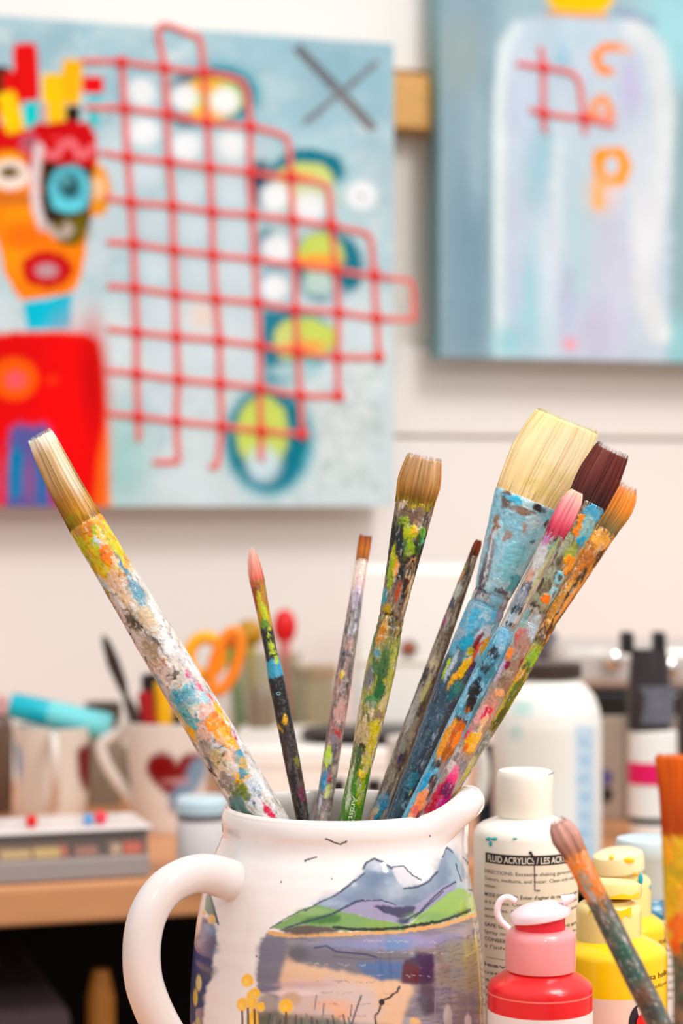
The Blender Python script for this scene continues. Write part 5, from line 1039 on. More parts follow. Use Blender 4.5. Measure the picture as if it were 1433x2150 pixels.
V, Q = text_mesh("Artist's", .01); x0, x1 = V[:, 0].min(), V[:, 0].max()
t0_, _w = sp.loc(737, 1668); tt_ = t0_+(V[:, 0]-x0)/(x1-x0)*58; ww = -4+V[:, 1]/.7*11; aa = np.interp(tt_, sp.tt, sp.aa)
V3 = sp.pos(tt_, np.arcsin(np.clip(ww/aa, -.95, .95)), .35)
mb = MB(); mb.add(V3, Q); o = mb.build('lettering', mat('cream_print', (214, 226, 180), rough=.5), t); o.matrix_parent_inverse = Matrix.Translation(-t.location)

# 5: thin dark brush
sp = Spin((993, 1167, .836), (793, 1722, .826), [(-38, 4), (-32, 7), (-20, 8.6), (0, 8.6), (2, 9), (35, 11), (120, 13.5), (180, 15), (260, 16), (400, 18.5), (590, 19), (610, 19)])
R = raster(sp, -5, 1300, (116, 100, 84)); A_ = lambda *a, **k: add(R, sp, *a, **k); R.vary(.12, 16, 2)
R.mottle([(150, 136, 120), (88, 74, 62), (170, 156, 138)], 14, .55, h=.3, stretch=2.4); R.blob(44, 300, 22, 420, (74, 54, 34), soft=.4, rough=4, alpha=.85)
A_(980, 1180, 8, 14, (120, 70, 50), rough=3); A_(968, 1205, 9, 16, (200, 150, 96), rough=4); A_(958, 1240, 10, 16, (196, 196, 190), rough=4); A_(945, 1265, 10, 12, (50, 66, 96), rough=4); A_(930, 1305, 6, 8, (170, 70, 130), rough=3); A_(975, 1190, 5, 8, (130, 150, 90), rough=3)
A_(905, 1395, 14, 12, (206, 190, 160), rough=4); A_(888, 1418, 10, 26, (52, 50, 44), rough=3); A_(893, 1445, 6, 26, (206, 196, 130), rough=4); A_(862, 1500, 9, 44, (186, 178, 172), rough=5); A_(845, 1560, 10, 20, (160, 150, 138), rough=5); A_(830, 1600, 8, 20, (140, 110, 90), rough=4); A_(838, 1590, 5, 8, (60, 50, 100), rough=3)
A_(800, 1685, 14, 22, (70, 150, 186), rough=5, h=.4); A_(785, 1705, 9, 18, (206, 190, 150), rough=4); A_(792, 1712, 8, 10, (40, 140, 160), rough=4); A_(780, 1715, 4, 12, (226, 150, 110), rough=3)
Rb = bristle_ras(-38, [(-38, (110, 40, 14)), (-20, (160, 66, 20)), (-5, (120, 60, 30)), (2, (90, 60, 40))], .2, (70, 30, 16), 33, 4)
finish(sp, 'paintbrush', 'thin dark bronze-grey brush with a tiny rust tip, left of the wide cream brush', .014, R, Rb, 130, -36, 60, dict(jag=2, seed=7, over=1, core_in=1, splay=.02))

# 6: wide cream flat brush, blue
sp = Spin((1104, 1047, .806), (829, 1719, .806), [(-190, 64), (-184, 69), (-150, 76), (-95, 79), (-40, 73), (-6, 67), (0, 66), (2, 68), (110, 54), (180, 44), (208, 38.5), (213, 36), (218, 38.5), (232, 38.5), (237, 36), (243, 38.5), (262, 39), (380, 34), (500, 26.5), (620, 21.5), (726, 18), (760, 17.5)],
          cen=[(-190, 19), (-100, 9), (0, 0), (216, 10), (290, 8), (400, 2), (760, 0)], flat=[(-190, .14), (-60, .2), (0, .2), (216, .55), (300, .6), (500, .75), (760, .95)])
R = raster(sp, -5, 1400, (66, 92, 112)); A_ = lambda *a, **k: add(R, sp, *a, **k); R.vary(.14, 26, 2)
R.rect(0, 100, 90, 108, (176, 206, 216), soft=3, rnd=.1); R.mottle([(150, 196, 210), (190, 216, 222), (164, 206, 220)], 24, .48, 0, 215, 5, h=.5)
A_(1060, 1040, 12, 22, (120, 96, 86), rough=5); A_(1078, 1045, 26, 8, (90, 190, 220), rough=5, h=.8); A_(1092, 1070, 26, 12, (150, 124, 104), rough=4); A_(1135, 1070, 18, 10, (60, 36, 30), rough=5); A_(1150, 1090, 16, 30, (140, 190, 206), rough=6); A_(1145, 1100, 10, 8, (90, 60, 50), rough=4); A_(1040, 1100, 9, 22, (160, 120, 104), rough=5); A_(1030, 1130, 8, 12, (176, 140, 124), rough=4); A_(1062, 1125, 8, 12, (176, 150, 140), rough=4); A_(1100, 1108, 10, 12, (180, 156, 146), rough=5, dry=.3); A_(1116, 1136, 6, 4, (70, 76, 80), rough=3)
A_(1022, 1180, 12, 60, (150, 146, 150), rough=5); A_(1012, 1210, 9, 34, (110, 106, 110), rough=5, dry=.25); A_(1075, 1180, 26, 50, (150, 206, 216), rough=7, h=.6); A_(1080, 1225, 22, 26, (80, 166, 184), rough=6); A_(1026, 1165, 4, 60, (230, 236, 240), rough=3, alpha=.8); A_(1052, 1245, 20, 8, (90, 90, 96), rough=5, dry=.35)
for tt_ in (213, 237): R.stroke([(-70, tt_), (70, tt_)], 2.6, (76, 72, 74), soft=1.5, rough=1)
R.rect(0, 225, 90, 9, (164, 162, 164), soft=2, rnd=.1); R.mottle([(120, 112, 110), (190, 190, 194)], 12, .5, 216, 236, 2); A_(1040, 1262, 18, 14, (140, 184, 200), rough=4, h=.8)
R.rect(0, 300, 90, 62, (128, 190, 212), soft=10, rnd=.2); R.mottle([(170, 210, 224), (100, 180, 210), (150, 180, 196)], 22, .48, 240, 350, 10, h=.5); A_(1050, 1290, 14, 20, (150, 150, 170), rough=5); A_(990, 1300, 12, 24, (100, 190, 222), rough=5); A_(985, 1350, 16, 34, (110, 150, 166), rough=6); A_(960, 1375, 10, 50, (96, 120, 134), rough=5); A_(978, 1345, 12, 20, (40, 170, 200), rough=5, h=.5); A_(1015, 1330, 16, 22, (196, 210, 220), rough=6)
A_(1000, 1350, 5, 26, (130, 20, 40), rough=3, h=.5); A_(1017, 1352, 7, 22, (214, 170, 20), rough=4, h=.9); A_(997, 1368, 5, 22, (230, 90, 20), rough=3, h=.6); A_(985, 1365, 4, 12, (200, 190, 60), rough=3); A_(974, 1400, 8, 28, (244, 200, 10), rough=4, h=1.2, ang=6); A_(948, 1430, 7, 24, (246, 186, 10), rough=2, h=1.3, ang=6); A_(934, 1405, 5, 26, (190, 210, 20), rough=3, h=.8); A_(990, 1405, 6, 16, (40, 70, 130), rough=4); A_(990, 1392, 4, 10, (120, 20, 60), rough=2); A_(943, 1400, 5, 40, (190, 206, 210), rough=4, dry=.3)
A_(955, 1455, 22, 22, (44, 120, 130), rough=7); A_(960, 1475, 20, 16, (30, 70, 84), rough=6, dry=.3); A_(930, 1490, 10, 20, (84, 116, 140), rough=6); A_(960, 1440, 16, 12, (70, 150, 140), rough=5, dry=.35); A_(935, 1490, 8, 14, (110, 120, 30), rough=4, dry=.3)
A_(921, 1512, 10, 13, (236, 222, 190), rough=4, h=1.6); A_(925, 1515, 3, 4, (190, 140, 50)); A_(912, 1540, 4, 30, (150, 176, 200), rough=3, dry=.3); A_(890, 1588, 9, 22, (176, 196, 212), rough=3, dry=.28, h=.5, ang=10); A_(905, 1570, 7, 26, (60, 70, 90), rough=4); A_(880, 1610, 12, 20, (120, 140, 150), rough=5, dry=.35)
R.mottle([(84, 112, 130), (56, 76, 94)], 24, .54, 440, 1400, 30); A_(866, 1635, 12, 16, (60, 140, 160), rough=5, dry=.35); A_(852, 1685, 12, 12, (150, 186, 206), rough=5, dry=.45); A_(856, 1650, 7, 10, (84, 160, 180), rough=4, dry=.4); A_(862, 1660, 3, 6, (200, 200, 140))
R.speck((190, 210, 220), 70, 1.5, rg, (-60, 430, 60, 730), .8)
Rb = bristle_ras(-190, [(-190, (255, 240, 160)), (-170, (255, 238, 176)), (-120, (255, 232, 178)), (-60, (254, 222, 164)), (-20, (250, 220, 160)), (0, (236, 208, 148))], .08, (232, 190, 124), 41, 3)
Rb.blob(20, -70, 20, 14, (226, 206, 90), soft=.7, rough=6, alpha=.5); Rb.blob(10, -30, 30, 10, (226, 210, 100), soft=.7, rough=6, alpha=.5); Rb.blob(20, -130, 26, 60, (252, 228, 190), soft=.8, alpha=.6)
finish(sp, 'paintbrush', 'widest brush, square cream bristles, pale blue painted ferrule and slate blue handle', .014, R, Rb, 243, -186, 620, dict(jag=3.5, seed=10, over=3, hair_w=.6, splay=.03), gr=.5)

# 9: orange-tipped brush with golden ferrule, furthest right
sp = Spin((1263, 1107, .816), (920, 1700, .800), [(-106, 22), (-98, 28), (-84, 35), (-60, 39), (-38, 39), (-8, 34), (0, 33), (2, 34), (120, 27), (225, 19), (228, 17.5), (232, 20), (250, 20), (254, 18), (258, 20), (272, 20), (276, 18.5), (282, 20), (350, 22.5), (450, 22), (600, 18), (685, 18), (710, 18)], flat=[(-106, .3), (0, .35), (230, .85), (710, 1)])
R = raster(sp, -5, 1300, (140, 130, 70)); A_ = lambda *a, **k: add(R, sp, *a, **k)
R.rect(0, 112, 90, 120, (206, 150, 76), soft=3, rnd=.1); R.mottle([(226, 170, 90), (180, 120, 56), (96, 66, 36)], 20, .55, 30, 235, 10, stretch=3, h=.3); A_(1265, 1130, 30, 26, (232, 170, 84), rough=3); A_(1225, 1190, 12, 40, (190, 120, 50), rough=4); A_(1200, 1240, 6, 60, (80, 66, 40), rough=4, dry=.3); A_(1185, 1270, 5, 60, (230, 170, 96), rough=3); A_(1170, 1310, 8, 30, (110, 110, 50), rough=4, dry=.3)
R.rect(0, 256, 90, 22, (130, 96, 60), soft=3, rnd=.1); R.mottle([(200, 150, 90), (70, 50, 36)], 9, .52, 228, 280, 3, h=.5)
R.mottle([(150, 190, 60), (110, 130, 40), (196, 170, 70)], 16, .5, 285, 470, 15, h=.4); A_(1150, 1345, 8, 16, (236, 180, 90), rough=3); A_(1120, 1380, 14, 20, (150, 190, 60), rough=3); A_(1100, 1405, 8, 14, (60, 96, 30), rough=4); A_(1090, 1425, 12, 20, (226, 170, 70), rough=4); A_(1075, 1460, 10, 50, (110, 120, 40), rough=4); A_(1045, 1510, 8, 30, (86, 90, 30), rough=3)
R.mottle([(150, 160, 150), (190, 200, 196), (130, 130, 120)], 14, .46, 500, 600, 15, h=.4); A_(985, 1600, 12, 18, (196, 190, 110), rough=4, h=.5); A_(970, 1625, 11, 16, (206, 196, 110), rough=3); A_(962, 1640, 12, 4, (36, 30, 26), rough=2); A_(955, 1660, 12, 20, (226, 180, 110), rough=4)
Rb = bristle_ras(-106, [(-106, (246, 160, 110)), (-85, (240, 140, 50)), (-50, (214, 130, 30)), (-20, (150, 120, 60)), (2, (110, 104, 70))], .30, (150, 80, 20), 52)
finish(sp, 'paintbrush', 'brush with orange bristles and golden ferrule, rightmost and behind the others', .10, R, Rb, 284, -102, 380, dict(jag=6, seed=12, over=8, splay=.07))

# 8: dark maroon flat brush
sp = Spin((1232, 1052, .788), (900, 1719, .783), [(-124, 35), (-120, 37.5), (-60, 45), (-20, 44), (0, 42), (2, 43), (120, 34), (245, 26), (250, 24), (255, 26), (276, 26), (281, 24), (287, 26), (360, 27), (480, 26), (600, 22.5), (745, 25), (780, 25)], cen=[(-124, 0), (0, 0), (252, 4), (745, 0), (780, 0)], flat=[(-124, .18), (0, .24), (250, .6), (500, .85), (780, 1)])
R = raster(sp, -5, 1400, (178, 160, 146)); A_ = lambda *a, **k: add(R, sp, *a, **k); R.vary(.1, 20, 2)
R.rect(0, 122, 90, 130, (120, 112, 88), soft=3, rnd=.1); R.mottle([(150, 140, 104), (96, 84, 66), (170, 176, 150)], 18, .54, 60, 250, 20, h=.3)
A_(1248, 1075, 26, 18, (96, 176, 206), rough=5, h=.5); A_(1232, 1110, 28, 26, (150, 196, 196), rough=6, h=.4); A_(1216, 1095, 8, 18, (240, 150, 30), rough=4, h=.8); A_(1207, 1115, 9, 8, (246, 150, 20), rough=3, h=.8); A_(1222, 1135, 12, 10, (30, 170, 210), rough=4, h=.7); A_(1195, 1160, 12, 24, (170, 180, 90), rough=5); A_(1222, 1155, 10, 12, (150, 190, 170), rough=4); A_(1230, 1135, 5, 6, (246, 160, 20), rough=3, h=.7); A_(1217, 1160, 10, 8, (246, 150, 10), rough=4, h=.9)
A_(1195, 1182, 16, 14, (248, 166, 10), rough=5, h=1.0); A_(1185, 1200, 7, 8, (248, 166, 10), rough=4, h=.8); A_(1215, 1200, 7, 40, (190, 180, 130), rough=4)
for u, v in ((1172, 1215), (1158, 1250)):
    A_(u, v, 10, 17, (150, 212, 226), rough=1.5, h=1.2, ang=-30); A_(u, v+1, 4.5, 9, (104, 108, 92), rough=1.5, ang=-30)
A_(1142, 1260, 11, 9, (246, 136, 14), rough=2, h=1.2)
for tt_ in (250, 281): R.stroke([(-70, tt_), (70, tt_)], 2.4, (66, 58, 50), soft=1.5, rough=1)
R.rect(0, 266, 90, 13, (168, 156, 142), soft=2, rnd=.1); R.mottle([(120, 110, 100), (206, 196, 184)], 9, .54, 254, 280, 2)
R.rect(0, 312, 90, 30, (160, 184, 184), soft=12, rnd=.2); A_(1118, 1318, 16, 24, (190, 206, 214), rough=5, h=.6); A_(1095, 1300, 12, 20, (150, 186, 180), rough=5); A_(1090, 1335, 12, 26, (190, 120, 120), rough=5, h=.6); A_(1088, 1325, 6, 12, (214, 110, 100), rough=3); A_(1100, 1360, 22, 26, (176, 140, 124), rough=7); A_(1068, 1372, 8, 12, (246, 150, 76), rough=3, h=.7); A_(1060, 1395, 9, 12, (150, 10, 66), rough=3, h=.7); A_(1045, 1410, 5, 30, (206, 190, 220), rough=4); A_(1085, 1400, 18, 24, (160, 134, 116), rough=6); A_(1090, 1395, 5, 14, (150, 60, 70), rough=4, dry=.3)
A_(1058, 1440, 20, 20, (150, 124, 104), rough=7); A_(1045, 1455, 12, 8, (236, 176, 130), rough=4, h=1.2); A_(1030, 1480, 16, 20, (206, 150, 130), rough=6); A_(1008, 1500, 10, 26, (236, 180, 180), rough=5); A_(1018, 1500, 9, 20, (226, 40, 90), rough=5, dry=.28, h=.6); A_(1012, 1515, 6, 16, (240, 200, 160), rough=3, h=.6); A_(1030, 1515, 4, 20, (246, 150, 110), rough=3); A_(985, 1535, 8, 14, (226, 90, 140), rough=5, dry=.3); A_(975, 1545, 4, 5, (200, 20, 90), rough=2)
A_(990, 1558, 16, 24, (250, 190, 8), rough=4, h=1.4, ang=18); A_(1000, 1545, 12, 14, (248, 196, 20), rough=3, h=1.2); A_(975, 1570, 4, 12, (246, 130, 20), rough=2); A_(955, 1580, 12, 14, (206, 190, 186), rough=5, h=.6); A_(962, 1590, 10, 12, (150, 140, 140), rough=5, dry=.35); A_(970, 1610, 14, 14, (134, 134, 140), rough=5); A_(945, 1605, 10, 14, (226, 206, 200), rough=4)
A_(945, 1635, 12, 30, (250, 90, 150), rough=4, h=.5, ang=14); A_(955, 1615, 7, 10, (248, 130, 170), rough=3); A_(920, 1680, 22, 50, (206, 10, 84), rough=5); A_(938, 1655, 14, 16, (130, 20, 96), rough=6, dry=.25); A_(905, 1690, 14, 30, (196, 4, 60), rough=4); A_(925, 1690, 16, 26, (206, 50, 140), rough=6, dry=.32); A_(895, 1665, 6, 14, (150, 20, 90), rough=4)
Rb = bristle_ras(-124, [(-124, (112, 46, 36)), (-60, (100, 34, 28)), (0, (58, 20, 18))], .34, (150, 84, 70), 61, 3.2)
finish(sp, 'paintbrush', 'flat brush with dark maroon bristles and a magenta-stained multicolour handle', .014, R, Rb, 287, -120, 420, dict(jag=6, seed=14, over=7, splay=.05), gr=.7)

# 7: pink filbert with light blue handle, in front
sp = Spin((1165, 1121, .769), (860, 1719, .768), [(-103, 11), (-99, 14), (-92, 17.5), (-76, 22), (-30, 23.2), (-8, 21), (0, 20), (1.5, 20.8), (60, 19), (150, 18), (218, 16), (222, 15), (226, 17), (240, 19), (310, 23), (390, 22), (470, 20), (560, 17.5), (671, 16.5), (700, 16.5)], flat=[(-103, .35), (0, .45), (150, .9), (700, 1)])
R = raster(sp, -5, 1300, (104, 164, 186)); A_ = lambda *a, **k: add(R, sp, *a, **k); R.vary(.14, 20, 2)
R.rect(0, 108, 90, 116, (170, 164, 152), soft=3, rnd=.1); R.mottle([(196, 190, 170), (130, 120, 112), (206, 206, 206)], 14, .52, 10, 225, 8, stretch=3, h=.3); A_(1146, 1130, 8, 20, (196, 130, 176), rough=4); A_(1170, 1135, 10, 8, (96, 84, 90), rough=4); A_(1160, 1150, 12, 14, (150, 176, 166), rough=4); A_(1130, 1170, 12, 34, (206, 206, 206), rough=5); A_(1110, 1210, 8, 18, (206, 160, 140), rough=4, dry=.3); A_(1145, 1180, 4, 60, (176, 190, 130), rough=3, dry=.25); A_(1120, 1225, 4, 60, (200, 200, 160), rough=3, dry=.3)
A_(1100, 1240, 12, 20, (110, 110, 124), rough=5, dry=.3); A_(1085, 1265, 16, 26, (150, 160, 170), rough=6); A_(1080, 1282, 12, 14, (14, 50, 66), rough=6, dry=.30); A_(1075, 1300, 14, 14, (190, 206, 216), rough=5); A_(1068, 1310, 10, 6, (20, 34, 46), rough=4, dry=.35)
R.mottle([(150, 196, 222), (120, 184, 210), (84, 150, 172)], 20, .5, 228, 1300, 12, h=.4); A_(1062, 1335, 5, 12, (130, 50, 110), rough=3, dry=.3); A_(1050, 1345, 16, 30, (130, 186, 214), rough=6); A_(1035, 1370, 14, 14, (20, 34, 46), rough=6, dry=.42); A_(1020, 1400, 14, 14, (30, 50, 60), rough=6, dry=.44); A_(1005, 1422, 6, 5, (16, 24, 36), rough=2); A_(1025, 1420, 8, 20, (60, 140, 160), rough=5)
A_(990, 1455, 14, 30, (14, 22, 30), rough=6, dry=.28, h=.4); A_(970, 1470, 8, 18, (130, 186, 206), rough=4); A_(985, 1480, 10, 20, (16, 20, 26), rough=5, dry=.25); A_(978, 1490, 5, 8, (190, 110, 40), rough=3, dry=.3); A_(1000, 1480, 8, 20, (70, 130, 146), rough=5); A_(965, 1515, 16, 10, (40, 44, 54), rough=5, dry=.3)
A_(935, 1550, 12, 44, (226, 160, 24), rough=4, h=.7); A_(955, 1540, 12, 30, (200, 110, 24), rough=5, dry=.2); A_(940, 1580, 14, 20, (170, 100, 30), rough=5, dry=.25); A_(957, 1555, 8, 26, (236, 140, 20), rough=4, h=.6); A_(915, 1600, 10, 12, (60, 44, 40), rough=5, dry=.3); A_(928, 1610, 10, 16, (140, 140, 146), rough=5)
A_(890, 1640, 7, 26, (20, 156, 196), rough=3, h=.6); A_(908, 1640, 9, 14, (70, 50, 46), rough=5, dry=.3); A_(885, 1680, 14, 26, (232, 150, 96), rough=5, h=.5); A_(900, 1670, 7, 16, (80, 50, 40), rough=4, dry=.3); A_(868, 1705, 12, 16, (222, 120, 110), rough=5); A_(880, 1710, 10, 14, (110, 30, 60), rough=5, dry=.3); A_(858, 1712, 5, 10, (230, 160, 110), rough=3)
R.speck((16, 22, 30), 90, 1.6, rg, (-60, 225, 60, 480), .9)
Rb = bristle_ras(-103, [(-103, (252, 216, 186)), (-80, (250, 184, 178)), (-45, (244, 132, 146)), (-18, (226, 66, 96)), (0, (170, 50, 70))], .16, (200, 70, 90), 71, 3.4)
finish(sp, 'paintbrush', 'pink filbert brush with a light blue handle, in front of the maroon brush', .014, R, Rb, 224, -101, 160, dict(jag=1.5, seed=15, over=1, core_in=1, splay=.03, hair_w=.45), gr=.6)

# ------------------------------------------------------------------ two brushes in front at the right, standing in a jar below the frame
GR = 'brushes in the front jar'
sp = Spin((1206, 1792, .668), (1384, 2150, .650), [(-84, 12), (-78, 17), (-66, 25), (-40, 31), (-12, 27), (0, 25), (2, 25), (60, 24), (120, 23), (200, 24), (300, 25), (400, 24.5), (440, 24)], cen=[(-84, -3), (0, 0), (440, 0)], flat=[(-84, .4), (0, .5), (150, .9), (440, 1)])
R = raster(sp, -5, 900, (110, 104, 92)); A_ = lambda *a, **k: add(R, sp, *a, **k); R.vary(.12, 20, 1.5)
R.rect(0, 40, 90, 66, (232, 136, 16), soft=10, rnd=.1); A_(1225, 1850, 12, 30, (170, 150, 130), rough=6, dry=.3); A_(1262, 1880, 14, 30, (222, 130, 24), rough=6); A_(1240, 1880, 10, 12, (190, 170, 160), rough=5, dry=.25); A_(1270, 1915, 10, 12, (240, 160, 30), rough=5)
R.mottle([(90, 110, 96), (130, 120, 106), (70, 90, 84), (110, 96, 80)], 18, .5, 110, 900, 20, h=.6); A_(1290, 1960, 14, 16, (100, 110, 100), rough=6); A_(1310, 2000, 16, 24, (60, 100, 84), rough=7); A_(1325, 2040, 16, 20, (40, 96, 84), rough=7, dry=.3); A_(1345, 2090, 18, 22, (120, 84, 60), rough=7, dry=.3); A_(1365, 2120, 14, 22, (84, 76, 70), rough=6)
Rb = bristle_ras(-84, [(-84, (214, 164, 154)), (-40, (196, 140, 124)), (-8, (176, 120, 96)), (2, (200, 120, 40))], .28, (150, 104, 84), 81, 4)
finish(sp, 'paintbrush', 'mop-haired pinkish brush with orange ferrule, leaning in front of the yellow bottles', 0, R, Rb, 112, -80, 260, dict(jag=5, seed=18, over=7, splay=.08), metal=False, group=GR, tend=735)
sp = Spin((1437, 1752, .606), (1441, 2150, .610), [(-172, 46), (-166, 60), (-158, 62), (-90, 54), (-10, 49), (0, 48), (2, 49), (120, 46), (220, 42), (235, 36), (260, 29), (300, 27), (398, 28), (430, 28)], flat=[(-172, .3), (0, .3), (240, .7), (430, 1)])
R = raster(sp, -5, 900, (236, 170, 20)); A_ = lambda *a, **k: add(R, sp, *a, **k); R.vary(.08, 20, 2)
R.mottle([(246, 150, 10), (222, 180, 20), (240, 196, 40)], 26, .5, 0, 240, 20, h=.4); A_(1394, 1850, 6, 60, (170, 186, 50), rough=4); A_(1400, 1790, 14, 20, (250, 176, 20), rough=4); A_(1420, 1940, 26, 30, (242, 130, 20), rough=5, h=.6); A_(1415, 1985, 16, 16, (246, 120, 20), rough=4); A_(1425, 1830, 30, 10, (200, 170, 20), rough=5)
R.rect(0, 600, 90, 350, (128, 104, 84), soft=6, rnd=.1); R.mottle([(96, 84, 72), (150, 120, 96), (80, 100, 80)], 18, .54, 252, 900, 5, h=.5); A_(1432, 1990, 10, 20, (90, 110, 80), rough=5)
Rb = bristle_ras(-172, [(-172, (240, 118, 10)), (-155, (232, 100, 4)), (-60, (206, 84, 6)), (-10, (190, 70, 6)), (2, (220, 120, 10))], .12, (176, 66, 6), 91, 3)
finish(sp, 'paintbrush', 'wide brush loaded with bright orange paint, cut by the right edge', 0, R, Rb, 236, -168, 360, dict(jag=1.5, seed=19, over=1, splay=.02), gr=.35, metal=False, group=GR, tend=885)
jx, jy = .1185, .636
t = thing('glass_jar', 'glass jar below the picture holding the two front brushes', 'jar', (jx, jy, 0))
mb = MB(); mb.rev([(.037, .0006), (.040, .004), (.040, .054), (.0405, .058), (.0385, .058), (.038, .054), (.038, .006), (.030, .0052)], (jx, jy, 0), 64); mb.build('glass', mat('clear_jar', (236, 238, 234), rough=.05, trans=.95, ior=1.3), t); settle(t)
#@@BOT
# ------------------------------------------------------------------ paint bottles in front at the right
def cyl_text(items, uc, d, hw, m, parent, name='lettering', lift=.00012, ry=1.0):
    """items: (text, column of first letter, column of last letter, row, cap height, boldness); bent round a cylinder"""
    x0 = (uc-CX)*d/F; r = px(hw, d)+lift; mb = MB()
    for txt, u0, u1, v, h, bold in items:
        V, Q = text_mesh(txt, bold); a0 = math.asin(max(-.985, min(.985, (u0-uc)/hw))); a1 = math.asin(max(-.985, min(.985, (u1-uc)/hw))) if u1 < uc+hw else math.pi/2+(u1-uc-hw)/hw
        xa, xb = V[:, 0].min(), V[:, 0].max(); th = a0+(V[:, 0]-xa)/(xb-xa)*(a1-a0); df = d-r; z = ZC-(v-CY)*df/F+V[:, 1]/.7*px(h, df)
        mb.add(np.stack([x0+r*np.sin(th), d-r*np.cos(th), z], -1), Q)
    return mb.build(name, m, parent, smooth=False)
def band(uc, d, v0, v1, hw, a0, a1, m, parent, name, lift=.00006, n=40):
    x0 = (uc-CX)*d/F; r = px(hw, d)+lift; df = d-r; th = np.linspace(math.radians(a0), math.radians(a1), n); V = []
    for v in (v0, v1): z = ZC-(v-CY)*df/F; V += [(x0+r*math.sin(q), d-r*math.cos(q), z) for q in th]
    mb = MB(); mb.add(V, grid_faces(2, n, False).tolist()); return mb.build(name, m, parent)
M_INK = mat('black_ink', (38, 30, 30), rough=.6); M_GINK = mat('grey_ink', (104, 90, 84), rough=.6)
def zr(v, d, hw): df = d-px(hw, d); return ZC-(v-CY)*df/F
# tall white bottle of acrylic
d, uc = .86, 1103; hw = 109; r = px(hw, d); x = (uc-CX)*d/F
t = thing('paint_bottle', 'white bottle with printed label of acrylic instructions, next to the pitcher', 'paint bottle', (x, d, 0), 'squeeze bottles of paint')
zt = zrow(1733, d)
mb = MB(); mb.rev([(r*.92, 0), (r, .003), (r, zt-.0040), (r*.985, zt-.0022), (r*.94, zt-.0004), (r*.85, zt+.0010), (r*.72, zt+.0022), (r*.60, zt+.0032), (r*.52, zt+.0038), (r*.50, zt+.006)], (x, d, 0), 96)
M_CRM = mat('cream_plastic', (254, 247, 234), rough=.35, sss=.05, coat=.2, noise=.015)
mb.build('body', M_CRM, t)
mb = MB(); rc = px(60, d); z1 = zrow(1617, d)
mb.rev([(rc*.97, zt+.0045), (rc*.99, zt+.0048), (rc*.985, z1-.0030), (rc*.96, z1-.0010), (rc*.90, z1)], (x-.0004, d, 0), 72); mb.build('cap', M_CRM, t)
band(uc, d, 1795, 2300, hw, -56, 78, mat('label_paper', (240, 226, 204), rough=.5), t, 'label', lift=.00005)
band(uc, d, 1797, 1818, hw, -54, 78, M_INK, t, 'label_bar', lift=.0001)
cyl_text([('FLUID ACRYLICS / LES ACRYLIQUES', 1019, 1203, 1814.5, 13.5, .012)], uc, d, hw, mat('cream_ink', (246, 236, 220), rough=.6), t, lift=.00016)
small = [('DIRECTIONS: Excessive shaking generates foam.', 1840, 1), ('Colours, mediums, and water. Clean with soap and', 1855, 1), ('water.', 1870, .1),
         ("MODE D'EMPLOI: Éviter d'agiter de manière excessive", 1889, 1), ('et la mousse. Compatible avec tous les médiums', 1904, 1), ('peintures. Nettoyez avec eau et savon', 1919, 1), ('savon.', 1934, .1),
         ('SAFE USE AND CARE: Do not spray', 1953, 1), ('Spray mist is harmful, avoid contact', 1968, 1), ('CONSEIL DE SÉCURITÉ POUR USAGE', 1983, 1), ("à l'inhalation et au contact", 1998, 1),
         ('leave a thin coat', 2037, 1), ('use on all surfaces', 2053, 1), ('a formed film is', 2069, 1), ('waterproof when', 2085, 1), ('when fully dry', 2101, 1), ('opaque glossy', 2117, 1)]
cyl_text([(a, 1013, (1206 if c == 1 else 1036), v, 7.5, .012 if v in (1889, 1953, 1983, 2037, 2085) else 0) for a, v, c in small], uc, d, hw, M_INK, t, lift=.00012)
band(uc, d, 2018, 2019, hw, -54, 78, M_GINK, t, 'rule_line', lift=.0001)
# paint drips on it: teal on the shoulder, a thin dark run down the front
mb = MB()
def onb(u, v, up=.0002): 
    w_ = (u-uc)*d/F; y = d-math.sqrt(max(r*r-w_*w_, 0)); return (x+w_, y-up, ZC-(v-CY)*y/F)
mb.tube([onb(1102, 1790), onb(1108, 1797), onb(1111, 1808), onb(1112, 1850), onb(1112, 1869), onb(1122, 1870)], [.0005, .0004, .0002, .0002, .0002, .0003], 8); mb.ball(onb(1103, 1790), .0007, .0003, .0006); mb.build('drip', mat('dark_drip', (52, 40, 34), rough=.3), t)
mb = MB()
for u, zz_, wx_, hz in ((1022, .0034, .0016, .0009), (1034, .0030, .0022, .0007), (1026, .0052, .0012, .0013), (1072, .0022, .0010, .0004)):
    w_ = (u-uc)*d/F; y = d-math.sqrt(r*r-w_*w_)*1.0; mb.ball((x+w_, y+.0002, zt-zz_), wx_, .0004, hz)
mb.build('teal_spill', mat('teal_paint', (40, 160, 164), rough=.3), t)
mb = MB(); mb.tube([(x+.0085, d-rc*.79, z1-.0007), (x+.0102, d-rc*.66, z1-.0004), (x+.0112, d-rc*.52, z1-.0002)], .00022, 8); mb.build('pencil_mark', M_GINK, t)
settle(t)

